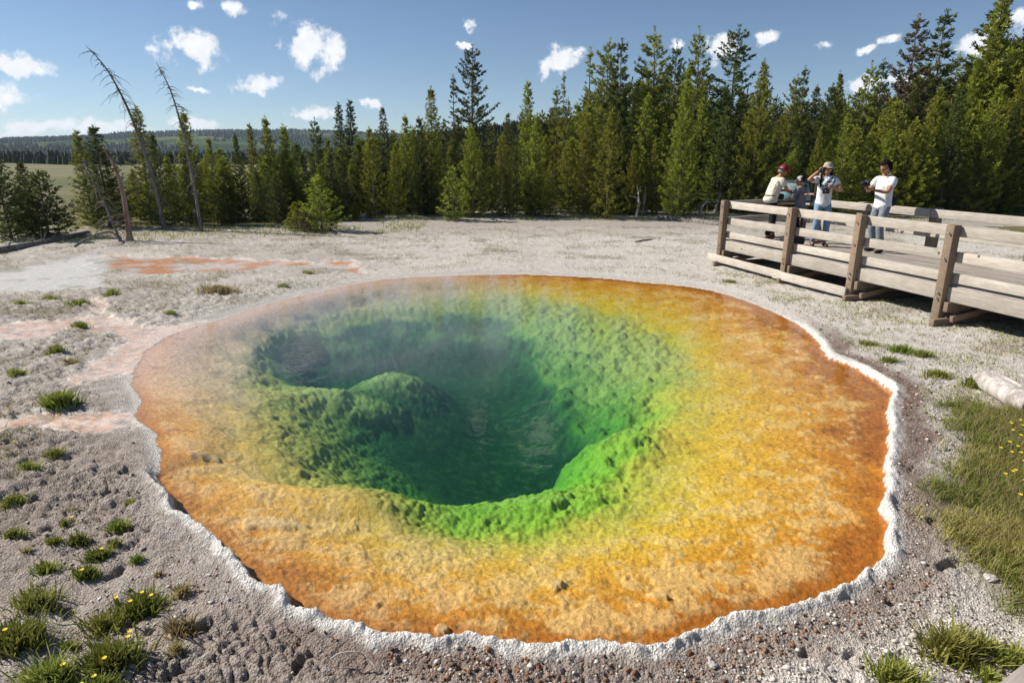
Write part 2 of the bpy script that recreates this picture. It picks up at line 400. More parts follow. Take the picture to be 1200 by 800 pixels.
bk = (sstep(6.3, 8.8, y)*sstep(.85, 1.15, tt)*sstep(2.15, 1.6, tt)*.75)[:, None]
bc = bc*(1-bk)+C(.50,.46,.17)*bk
flk = worley(x+.05*pn(x*14, y*14, 22), (y+.05*pn(x*14, y*14, 23))*1.6, 8, 24)
flake = sstep(.30, .22, flk[0])*(flk[2] > .45)
pale = (np.maximum(sstep(.0, .30, n2+.75*n3+.3*n1-.02+.22*sstep(5.2, 3, y)+.2*sstep(-1.2, -2.8, x)), .8*flake*sstep(-.2, .1, n2))*sstep(.05, .16, t)*sstep(1.15, .7, t))[:, None]
pale = np.clip(pale*.58+slab[:, None]*.9, 0, 1)
bc = bc*(1-pale)+np.where(lf > .5, C(.86,.60,.30), C(.88,.62,.27))*pale
upl = (sstep(.5, -1.5, x)*sstep(5.2, 7.5, y)*sstep(1.3, .8, t))[:, None]     # silvery pink of sky glare and steam put into the upper left shelf colour
bc = bc*(1-.8*upl)+C(.86,.60,.46)*.8*upl
lime = (sstep(6.6, 5.0, y)*sstep(1.0, 1.35, tt)*sstep(2.9, 2.2, tt)*sstep(-1.5, -.2, x)*.5)[:, None]
bc = bc*(1-lime)+C(.22,.56,.025)*lime
kn = np.clip(np.maximum(mound(458,436,-.4,.5,.30,.75,.3), mound(400,462,-.4,.75,.20,.6,.1))+.25*n3, 0, .85)[:, None]*(t > .9)[:, None]
bc = bc*(1-kn)+C(.50,.56,.20)*kn
film = (sstep(.10, .45, fbm(x, y, 1.4, 3, 181))*sstep(1.0, 1.4, t)*sstep(2.3, 1.6, t))[:, None]
bc = bc*(1-.35*film)+C(.42,.55,.16)*.35*film
darkspk = (sstep(.22, .6, n3-.4*n2)*sstep(1.3, .9, t))[:, None]
bc = bc*(1-.42*darkspk)
# outside
white = C(.74,.70,.64); grey = C(.43,.385,.34); brown = C(.20,.125,.085); rust = C(.26,.105,.045)
g1 = fbm(x, y, .35, 3, 201); g2 = fbm(x, y, 1.5, 4, 211, .6); g3 = fbm(x, y, 8, 4, 221, .65)
whiteness = np.clip(.55+.5*g1+.42*g2+.55*g3+.35*sstep(7.5, 9.5, y)*sstep(-4.5, -1.5, x)+.42*sstep(.3, 2.0, x)-.42*sstep(0, -1.2, x)*sstep(6.5, 4.5, y), 0, 1)
gc = grey*(1-whiteness[:, None])+white*whiteness[:, None]
bl = (sstep(.5, -.6, x)*sstep(7, 5, y)*sstep(-.35, .35, g2+.3))[:, None]
gc = gc*(1-.45*bl)+C(.42,.345,.30)*.45*bl
rs = (sstep(.07, .14, e)*sstep(.46, .14, e+.2*g2)*sstep(-1.8, -.6, x)*sstep(9.5, 7.5, y)*np.clip(.72+.7*g2+.6*g3+.45*rside, 0, 1))[:, None]
gc = gc*(1-rs)+(rust*.50+brown*.22)*rs
bg = np.clip(groove*clod_zone*.75+holes*.6+sstep(.55, .95, rid)*(.12+.75*lbank)*sstep(.1, .4, e), 0, 1)[:, None]; gc = gc*(1-bg*.55)+C(.12,.09,.07)*bg*.55  # shade of grooves and pits is put into the ground colour
crust = (sstep(.085, .035, e+.07*g3+.03*rough2-np.clip(rimw, 0, 1)*.45)*(1-.5*leftish)*(1-.6*farish))[:, None]
cr2 = (sstep(.32, .10, e+.10*g2)*(.35+.65*sstep(-.2, .3, g3))*.55)[:, None]
gc = gc*(1-cr2)+C(.50,.47,.44)*cr2
gc = gc*(1-crust)+C(.87,.85,.81)*crust
wfar = (sstep(9.6, 11, y)*sstep(.9, .3, e))[:, None]
fr = (sstep(-.35, .25, n2+n3*.6))[:, None]
strc = C(.64,.36,.22)*(1-fr)+C(.78,.62,.53)*fr  # pinkish sky glare is put into the stream colour
hot = sstep(-.30, .12, fbm(x, y, 1.1, 3, 231))[:, None]
strc3 = C(.72,.64,.60)*(1-hot)+C(.62,.22,.035)*hot
s3 = st3[:, None]; strc = strc*(1-s3)+strc3*s3
sm = stream[:, None]*(.30+.70*sstep(-.22, .12, g3+.6*n2))[:, None]
# salt-white margins of the streams
allst = np.maximum.reduce([st1, st2, st3, lk])
marg = (np.clip(4*allst*(1-allst), 0, 1)*sstep(-.25, .2, g3))[:, None]
gc = gc*(1-sm)+strc*sm
gc = gc*(1-marg*.8)+C(.78,.74,.70)*marg*.8
pm = pond[:, None]*(.8); gc = gc*(1-pm)+C(.74,.74,.73)*pm
md = mead[:, None]; gc = gc*(1-md*.8)+C(.14,.12,.05)*md*.8
duff = (sstep(18.2, 20.5, y+1.6*g1+1.2*g2)*.35)[:, None]
gc = gc*(1-duff)+(C(.30,.25,.17))*duff
patch = (sstep(.12, .42, fbm(x, y, .9, 4, 241, .6)+.1*g3)*sstep(.4, 1.2, e)*.45)[:, None]   # thin dry growth
gc = gc*(1-patch)+C(.21,.185,.10)*patch
gc = gc*(1+.22*g3[:, None]+.12*rough2[:, None])
COL = np.zeros((len(X), 4)); COL[:, 3] = 0
D = np.sqrt(X*X+Y*Y)
gn = fbm(X, Y, .06, 4, 251)
far = np.stack([np.interp(gn, [-.4, .4], [a, b]) for a, b in ((.13,.24),(.15,.21),(.06,.11))], 1)
COL[:, :3] = far
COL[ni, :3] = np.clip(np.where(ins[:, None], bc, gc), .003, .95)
wet = np.where(ins, 0, np.clip(stream*.95+pond*.35, 0, 1))
COL[ni, 3] = wet
fwd = (Y > 22) & (Y < 34) & (np.abs(X) < 40)
kf = (.85*sstep(29, 24.5, Y[fwd]+1.5*gn[fwd]*4)*sstep(-9, -5, X[fwd]))[:, None]
COL[fwd, :3] = (COL[fwd, :3]*.6+C(.24,.19,.13)*.4)*(1-kf)+C(.54,.50,.45)*kf

idx = np.arange(nr*ntg).reshape(nr, ntg)
a = idx[:-1, :]; b = idx[1:, :]
a2 = np.roll(a, -1, 1); b2 = np.roll(b, -1, 1)
quads = np.stack([a, a2, b2, b], -1).reshape(-1, 4)[:, ::-1]
insV = np.zeros(len(X)); insV[ni] = dE
inq = (insV[quads] > 0).sum(1) >= 2
V = np.stack([X, Y, Z], 1)
def submesh(name, q, m):
    u, inv = np.unique(q.ravel(), return_inverse=True)
    return np_mesh(name, V[u], inv.reshape(-1, 4), m, smooth=True, cols={'tint': COL[u]})

def ground_mat():
    m = mat('sinter_ground', rough=.95, spec=.2); t = NT(m); co = t.coord()
    at = t.attr('tint')
    n = t.noise(38, 6, .7, co); v = t.vor(75, co); v2 = t.vor(190, co)
    c = t.mix(t.rng(n, .3, .7), (.62,.60,.58), (1.28,1.27,1.25))
    base = t.mix(1.0, at.outputs['Color'], c, 'MULTIPLY')
    dry = t.math('SUBTRACT', 1.0, at.outputs['Alpha'])
    sp = t.math('MULTIPLY', t.math('LESS_THAN', t.vor(95, co, out=0), .23), dry)
    base = t.mix(t.math('MULTIPLY', sp, .35), base, (.62,.58,.52))
    cr = t.math('MULTIPLY', t.rng(t.noise(120, 3, .6, co), .62, .72), dry)
    base = t.mix(t.math('MULTIPLY', cr, .55), base, (.09,.07,.055))
    t.L.new(base, t.b.inputs['Base Color'])
    t.L.new(t.rng(at.outputs['Alpha'], .35, .9, .95, .18), t.b.inputs['Roughness'])
    h = t.math('ADD', t.math('MULTIPLY', v, 1.0), t.math('ADD', t.math('MULTIPLY', n, 1.3), t.math('MULTIPLY', v2, .4)))
    h = t.math('MULTIPLY', h, t.rng(at.outputs['Alpha'], .3, .9, 1, .12))
    t.L.new(t.bump(h, .9, .016), t.b.inputs['Normal'])
    return m
def bed_mat():
    m = mat('bacterial_mat', rough=.85, spec=.15); t = NT(m); co = t.coord()
    at = t.attr('tint'); n = t.noise(26, 7, .72, co); n2 = t.noise(90, 4, .6, co)
    c = t.mix(t.rng(n, .32, .68), (.66,.60,.52), (1.22,1.22,1.20))
    base = t.mix(1.0, at.outputs['Color'], c, 'MULTIPLY')
    base = t.mix(t.rng(n2, .62, .75, 0, .45), base, t.mix(1.0, base, (.45,.36,.28), 'MULTIPLY'))
    t.L.new(base, t.b.inputs['Base Color'])
    h = t.math('ADD', n, t.math('MULTIPLY', n2, .35))
    t.L.new(t.bump(h, .8, .03), t.b.inputs['Normal'])
    return m
ground = tag(submesh('ground', quads[~inq], ground_mat()), kind='structure')
bed = tag(submesh('pool_bed', quads[inq], bed_mat()), kind='structure')

# water: closed body, its flat top at z = 0
def water_mat():
    m = bpy.data.materials.new('hot_spring_water'); m.use_nodes = True; t = NT(m); t.N.clear()
    out = t.node('ShaderNodeOutputMaterial')
    tr = t.node('ShaderNodeBsdfTransparent'); gl = t.node('ShaderNodeBsdfGlossy'); gl.inputs['Roughness'].default_value = .012
    co = t.coord()
    mp = t.node('ShaderNodeMapping'); mp.inputs['Scale'].default_value = (1, 1.0, 1); t.L.new(co, mp.inputs[0])
    n = t.noise(5, 3, .5, mp.outputs[0], .4); n2 = t.noise(22, 2, .5, mp.outputs[0])
    bp = t.bump(t.math('ADD', n, t.math('MULTIPLY', n2, .16)), .22, .02)
    t.L.new(bp, gl.inputs['Normal'])
    ge = t.node('ShaderNodeNewGeometry'); dp = t.node('ShaderNodeVectorMath', operation='DOT_PRODUCT')
    t.L.new(ge.outputs['Incoming'], dp.inputs[0]); t.L.new(bp, dp.inputs[1])
    cs = t.math('SUBTRACT', 1.0, t.math('ABSOLUTE', dp.outputs['Value']), True)
    fr = t.math('ADD', .02, t.math('MULTIPLY', t.math('POWER', cs, 5.0), .98))
    mx = t.node('ShaderNodeMixShader'); t.L.new(fr, mx.inputs[0]); t.L.new(tr.outputs[0], mx.inputs[1]); t.L.new(gl.outputs[0], mx.inputs[2])
    t.L.new(mx.outputs[0], out.inputs[0])
    va = t.node('ShaderNodeVolumeAbsorption'); va.inputs['Color'].default_value = (.25,.90,.55,1); va.inputs['Density'].default_value = .32
    vsc = t.node('ShaderNodeVolumeScatter'); vsc.inputs['Color'].default_value = (.22,.90,.50,1); vsc.inputs['Density'].default_value = .018; vsc.inputs['Anisotropy'].default_value = .2
    ad = t.node('ShaderNodeAddShader'); t.L.new(va.outputs[0], ad.inputs[0]); t.L.new(vsc.outputs[0], ad.inputs[1]); t.L.new(ad.outputs[0], out.inputs['Volume'])
    return m
def build_water():
    P = E_; n = len(P)
    nx = np.roll(P, -1, 0)-np.roll(P, 1, 0); nn = np.stack([nx[:, 1], -nx[:, 0]], 1); nn /= np.linalg.norm(nn, axis=1)[:, None]
    cen = P.mean(0)
    if ((P[0]-cen)*nn[0]).sum() < 0: nn = -nn
    Q = P+nn*.06
    # keep the sheet simple: top fan + walls + bottom
    bm = bmesh.new()
    tv = [bm.verts.new((q[0], q[1], 0)) for q in Q]; bv = [bm.verts.new((q[0], q[1], -4.2)) for q in Q]
    f = bm.faces.new(tv); g = bm.faces.new(bv[::-1])
    for i in range(n): bm.faces.new((tv[i], bv[i], bv[(i+1) % n], tv[(i+1) % n]))
    bmesh.ops.recalc_face_normals(bm, faces=bm.faces)
    me = bpy.data.meshes.new('water'); bm.to_mesh(me); bm.free(); me.materials.append(water_mat())
    tag(link(bpy.data.objects.new('water', me)), kind='structure')
build_water()

def steam():
    m = bpy.data.materials.new('steam_vapour'); m.use_nodes = True; t = NT(m); t.N.clear()
    out = t.node('ShaderNodeOutputMaterial'); co = t.coord()
    mp = t.node('ShaderNodeMapping'); mp.inputs['Scale'].default_value = (.8, .55, 1.3); t.L.new(co, mp.inputs[0])
    n = t.noise(1.25, 5, .6, mp.outputs[0], .9)
    s_ = t.node('ShaderNodeVectorMath', operation='LENGTH'); sc = t.node('ShaderNodeVectorMath', operation='MULTIPLY')
    t.L.new(co, sc.inputs[0]); sc.inputs[1].default_value = (1/3.3, 1/3.2, 1/.95); t.L.new(sc.outputs[0], s_.inputs[0])
    fall = t.rng(s_.outputs['Value'], .35, .98, 1, 0)
    d = t.math('MULTIPLY', t.math('MULTIPLY', t.rng(n, .44, .74, 0, 1), fall), .32)
    v = t.node('ShaderNodeVolumeScatter'); v.inputs['Color'].default_value = (.98,.98,1,1); v.inputs['Anisotropy'].default_value = .0; t.L.new(d, v.inputs['Density'])
    t.L.new(v.outputs[0], out.inputs['Volume'])
    V = []; nu = 40; prof = [(1.0, .02), (1.0, .10), (.93, .38), (.72, .70), (.40, .92), (.04, 1.0)]
    for (r_, z_) in prof:
        for j in range(nu): a_ = 2*math.pi*j/nu; V.append((3.3*r_*math.cos(a_), 3.2*r_*math.sin(a_), .95*z_))
    Fs = [[i*nu+j, i*nu+(j+1) % nu, (i+1)*nu+(j+1) % nu, (i+1)*nu+j] for i in range(len(prof)-1) for j in range(nu)]+[list(range(nu))[::-1], [5*nu+j for j in range(nu)]]
    me = bpy.data.meshes.new('steam'); me.from_pydata(V, [], Fs); me.materials.append(m)
    o = link(bpy.data.objects.new('steam', me)); o.location = (-1.75, 8.2, .01); tag(o, 'thin white steam drifting over the far left of the hot pool', 'steam', kind='stuff')
steam()
# ------------------------------------------------------------------ plants
def foliage_mat(name, dark, light, hue=.5):
    m = mat(name, rough=.7, spec=.25); t = NT(m)
    at = t.attr('tint'); oi = t.node('ShaderNodeObjectInfo')
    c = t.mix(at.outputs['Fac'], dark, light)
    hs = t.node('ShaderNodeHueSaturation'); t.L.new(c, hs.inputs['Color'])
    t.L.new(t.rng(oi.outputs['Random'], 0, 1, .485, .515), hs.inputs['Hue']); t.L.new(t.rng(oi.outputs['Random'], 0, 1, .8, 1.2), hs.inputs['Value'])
    t.L.new(hs.outputs[0], t.b.inputs['Base Color'])
    tl = t.node('ShaderNodeBsdfTranslucent'); t.L.new(hs.outputs[0], tl.inputs[0])
    mx = t.node('ShaderNodeMixShader'); mx.inputs[0].default_value = .33
    o = t.N['Material Output']; t.L.new(t.b.outputs[0], mx.inputs[1]); t.L.new(tl.outputs[0], mx.inputs[2]); t.L.new(mx.outputs[0], o.inputs[0])
    return m
M_pine = foliage_mat('pine_needles', (.034,.056,.012), (.37,.385,.05))  # inner crown shade and sunlit tips are put into these two tints
M_pine_dark = foliage_mat('pine_needles_dark', (.022,.040,.012), (.155,.18,.04))  # darker needles; for the shaded pines the shade is put into this colour
M_brownf = foliage_mat('dead_needles', (.06,.05,.028), (.22,.18,.10))
M_grass = foliage_mat('grass_blades', (.14,.22,.02), (.46,.42,.12))
M_dry = foliage_mat('dry_grass_blades', (.20,.17,.05), (.50,.40,.20))
M_flower = mat('yellow_petals', (.85,.60,.03), .6)
def bark_mat(name, a, b, sc=9):
    m = mat(name, rough=.9, spec=.15); t = NT(m); co = t.coord()
    mp = t.node('ShaderNodeMapping'); mp.inputs['Scale'].default_value = (1,1,.25); t.L.new(co, mp.inputs[0])
    n = t.noise(sc, 6, .65, mp.outputs[0]); t.L.new(t.mix(t.rng(n, .35, .65), a, b), t.b.inputs['Base Color'])
    t.L.new(t.bump(n, .6, .02), t.b.inputs['Normal']); return m
M_bark = bark_mat('pine_bark', (.10,.07,.05), (.26,.20,.15))
M_deadwood = bark_mat('grey_deadwood', (.10,.085,.075), (.30,.27,.24), 14)
M_redbark = bark_mat('rusty_bark', (.17,.075,.045), (.36,.29,.24), 8)
M_palelog = bark_mat('bleached_log', (.30,.26,.23), (.68,.64,.59), 14)

def tube(pts, rad, n=7, cap=True):
    """tapered tube through points; returns V, [F4, Fcap]"""
    P = np.array(pts, float); k = len(P); R = np.array(rad, float) if hasattr(rad, '__len__') else np.full(k, rad)
    T = np.gradient(P, axis=0); T /= np.linalg.norm(T, axis=1)[:, None]+1e-9
    ref = np.array([0, 0, 1.0]) if abs(T[0][2]) < .9 else np.array([1.0, 0, 0])
    U = np.cross(T, ref); U /= np.linalg.norm(U, axis=1)[:, None]+1e-9; W = np.cross(T, U)
    an = np.linspace(0, 2*np.pi, n, endpoint=False)
    V = (P[:, None]+R[:, None, None]*(np.cos(an)[None, :, None]*U[:, None]+np.sin(an)[None, :, None]*W[:, None])).reshape(-1, 3)
    i = np.arange(k-1)[:, None]*n; j = np.arange(n)[None]; j2 = (j+1) % n
    Fq = np.stack([i+j, i+j2, i+n+j2, i+n+j], -1).reshape(-1, 4)
    return V, Fq
class Acc:
    def __init__(s): s.V = []; s.F = {}; s.C = []; s.n = 0
    def add(s, V, Fx, c=None):
        V = np.asarray(V, float); Fx = np.asarray(Fx)
        s.V.append(V); s.F.setdefault(Fx.shape[1], []).append(Fx+s.n)
        s.C.append(np.broadcast_to(np.array([.5,.5,.5,1.]) if c is None else np.asarray(c, float), (len(V), 4))); s.n += len(V)
    def tube(s, pts, rad, n=7, c=None):
        V, Fq = tube(pts, rad, n); s.add(V, Fq, c)
        k = len(pts)
        s.F.setdefault(n, []).append(np.array([list(range(n))[::-1], [(k-1)*n+i for i in range(n)]])+s.n-len(V)) if n != 4 else None
    def box(s, c0, size, rot=None, c=None):
        h = np.array(size)/2.; cor = np.array([[a,b,d] for a in (-1,1) for b in (-1,1) for d in (-1,1)])*h
        if rot is not None: cor = cor@np.array(rot).T
        Fb = np.array([[0,1,3,2],[4,6,7,5],[0,4,5,1],[2,3,7,6],[0,2,6,4],[1,5,7,3]])
        s.add(cor+np.array(c0), Fb, c)
    def mesh(s, name, m, smooth=False, cols=True):
        return np_mesh(name, np.concatenate(s.V), [np.concatenate(f) for f in s.F.values()], m, smooth=smooth,
                       cols={'tint': np.concatenate(s.C)} if cols else None, mesh_only=True)
    def obj(s, name, m, parent=None, smooth=False, bevel=0):
        o = link(bpy.data.objects.new(name, s.mesh(name, m, smooth)), parent)
        if bevel:
            b = o.modifiers.new('bevel', 'BEVEL'); b.width = bevel; b.segments = 2; b.limit_method = 'ANGLE'
        return o

def needle_cloud(Pc, D, r, ln, wd, per):
    """per thin diamonds round each twig point Pc pointing about D"""
    n = len(Pc); Pc = np.repeat(Pc, per, 0); D = np.repeat(D, per, 0)
    d = D+r.normal(0, .55, D.shape); d[:, 2] += .18; d /= np.linalg.norm(d, axis=1)[:, None]
    s_ = np.cross(d, r.normal(0, 1, d.shape)); s_ /= np.linalg.norm(s_, axis=1)[:, None]+1e-9
    L = ln*r.uniform(.6, 1.3, (len(d), 1)); W = wd*r.uniform(.6, 1.3, (len(d), 1))
    base = Pc+r.normal(0, ln*.18, Pc.shape)
    V = np.stack([base, base+d*L*.45+s_*W, base+d*L, base+d*L*.45-s_*W], 1).reshape(-1, 3)
    Fq = np.arange(len(d)*4).reshape(-1, 4)
    return V, Fq
def conifer(seed, Ht, R, base=.04, whorl=.24, nb=6, clump=.10, ln=.13, wd=.020, per=6, sparse=0., point=.85, tall=False, dens=1.0):
    r = np.random.default_rng(seed)
    tr = Acc(); bend = r.normal(0, .012*Ht, 2)
    def axis(z): q = z/Ht; return np.array([bend[0]*q*q+.02*math.sin(z*1.7+seed), bend[1]*q*q+.02*math.cos(z*1.3+seed), z])
    zs = np.linspace(-.12, Ht*.99, 12); tr.tube([axis(z) for z in zs], [max(.006, .018*Ht*.62*(1-max(z,0)/Ht)**.8) for z in zs], 7)
    PP, DD, CC = [], [], []
    z = Ht*base
    while z < Ht*.985:
        q = z/Ht
        Rm = R*(min(1, (1-q)/(1-.18))**point)*min(1, .62+q*2.2)
        n = max(3, int(round(nb*(1-.35*q)*r.uniform(.8, 1.2))))
        a0 = r.uniform(0, 6.28)
        for k in range(n):
            if r.random() < sparse: continue
            a = a0+k*6.283/n+r.normal(0, .18); Lb = Rm*r.uniform(.62, 1.22)+.05
            if tall: Lb *= r.choice([.55, .8, 1.0, 1.25])
            up = .05+.75*q+r.normal(0, .10) if not tall else -.12+.7*q+r.normal(0, .14)
            d = np.array([math.cos(a), math.sin(a), up]); d /= np.linalg.norm(d)
            p0 = axis(z+r.normal(0, whorl*.2)); m = max(2, int(Lb/clump))
            fr = (np.arange(m)+r.random(m)*.7+.3)/m
            fr = fr[fr > (.18 if not tall else .34)]
            pts = p0+d*Lb*fr[:, None]; pts[:, 2] += .22*Lb*fr**2*(1 if not tall else .7)-.06*Lb*np.sin(fr*3.1)
            side = np.array([-math.sin(a), math.cos(a), 0])
            off = r.uniform(-1, 1, len(fr))*Lb*.30*(1-fr)*1.2+r.normal(0, .02, len(fr))
            pts2 = pts+side*off[:, None]
            dd = d+side*np.sign(off)[:, None]*.6; dd[:, 2] += .25
            PP += [pts, pts2]; DD += [np.broadcast_to(d, pts.shape), dd]
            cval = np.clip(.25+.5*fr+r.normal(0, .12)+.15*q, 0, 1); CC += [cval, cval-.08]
            if Lb > .25: tr.tube([p0, p0+d*Lb*.6+np.array([0, 0, .04*Lb])], [max(.004, .011*Lb+.003), .004], 4)
        z += whorl*(1-.35*q)*r.uniform(.75, 1.25)*(1 if not tall else r.choice([.7, 1, 1.5]))
    # leader shoot
    zt = np.linspace(Ht*.93, Ht*1.02, 6); PP.append(np.array([axis(v) for v in zt])); DD.append(np.tile([0, 0, 1.], (6, 1))); CC.append(np.full(6, .8))
    PP = np.concatenate(PP); DD = np.concatenate(DD); CC = np.concatenate(CC)
    keep = r.random(len(PP)) < dens; PP, DD, CC = PP[keep], DD[keep], CC[keep]
    V, Fq = needle_cloud(PP, DD, r, ln, wd, per)
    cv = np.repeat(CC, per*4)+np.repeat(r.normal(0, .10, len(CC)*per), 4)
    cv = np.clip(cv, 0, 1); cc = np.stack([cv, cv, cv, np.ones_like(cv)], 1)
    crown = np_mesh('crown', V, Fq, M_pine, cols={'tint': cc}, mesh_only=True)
    return tr.mesh('trunk', M_bark, smooth=True), crown, Ht
protos = {
 'small': [conifer(1, 2.0, .62, per=5, clump=.075, ln=.10, wd=.016, whorl=.15, nb=7), conifer(2, 2.2, .5, per=5, clump=.075, ln=.10, wd=.016, whorl=.15)],
 'young': [conifer(11, 4.6, 1.02, whorl=.21, nb=7), conifer(12, 4.8, .85, whorl=.21, nb=7), conifer(13, 4.4, 1.2, whorl=.22, nb=7), conifer(14, 5.0, .95, whorl=.23, nb=6)],
 'spire': [conifer(21, 5.6, .68, point=.65, nb=6), conifer(22, 6.0, .8, point=.7, nb=6)],
 'full':  [conifer(31, 7.2, 1.5, whorl=.25, nb=8, clump=.11, per=6, ln=.15, wd=.024), conifer(32, 7.8, 1.3, whorl=.26, nb=8, clump=.11, ln=.15, wd=.024)],
 'tall':  [conifer(41, 8.5, 1.5, point=.6, base=.22, whorl=.30, tall=True, nb=6, ln=.15, wd=.024, per=8, clump=.09), conifer(42, 9.0, 1.75, point=.55, base=.26, whorl=.32, tall=True, nb=6, ln=.15, wd=.024, per=8, clump=.09), conifer(43, 8.0, 1.25, point=.6, base=.18, whorl=.28, tall=True, nb=6, ln=.15, wd=.024, per=8, clump=.09)],
 'thin':  [conifer(51, 7.5, .75, base=.3, whorl=.34, tall=True, nb=5, per=7, sparse=.15, clump=.10)],
}
def recol(me, m):
    c = me.copy(); c.materials.clear(); c.materials.append(m); return c
dark = {}
def crown_mesh(kind, i, m):
    if m is None: return protos[kind][i][1]
    k = (kind, i, m.name)
    if k not in dark: dark[k] = recol(protos[kind][i][1], m)
    return dark[k]
RT = random.Random(5)
def tree(px, top, Y, kind, label, group, wide=1.0, m=None, name='pine_tree'):
    i = RT.randrange(len(protos[kind])); tm, cm, Ht = protos[kind][i]
    x = xat(px, 183, Y); gz = float(ground_h(np.array([x]), np.array([Y]))[0])-.03
    x0 = xat(px, top, Y); hgt = top_at(top, Y)-gz
    x = x0
    root = empty(name, (x, Y, gz), RT.uniform(0, 6.28), label=label, cat='tree', group=group)
    k = hgt/Ht; kw = k*wide*RT.uniform(.92, 1.08); root.scale = (kw, kw, k)
    link(bpy.data.objects.new('trunk', tm), root); link(bpy.data.objects.new('crown', crown_mesh(kind, i, m)), root)
    return root
G_front = 'pines along the front of the forest'
DK = M_pine_dark
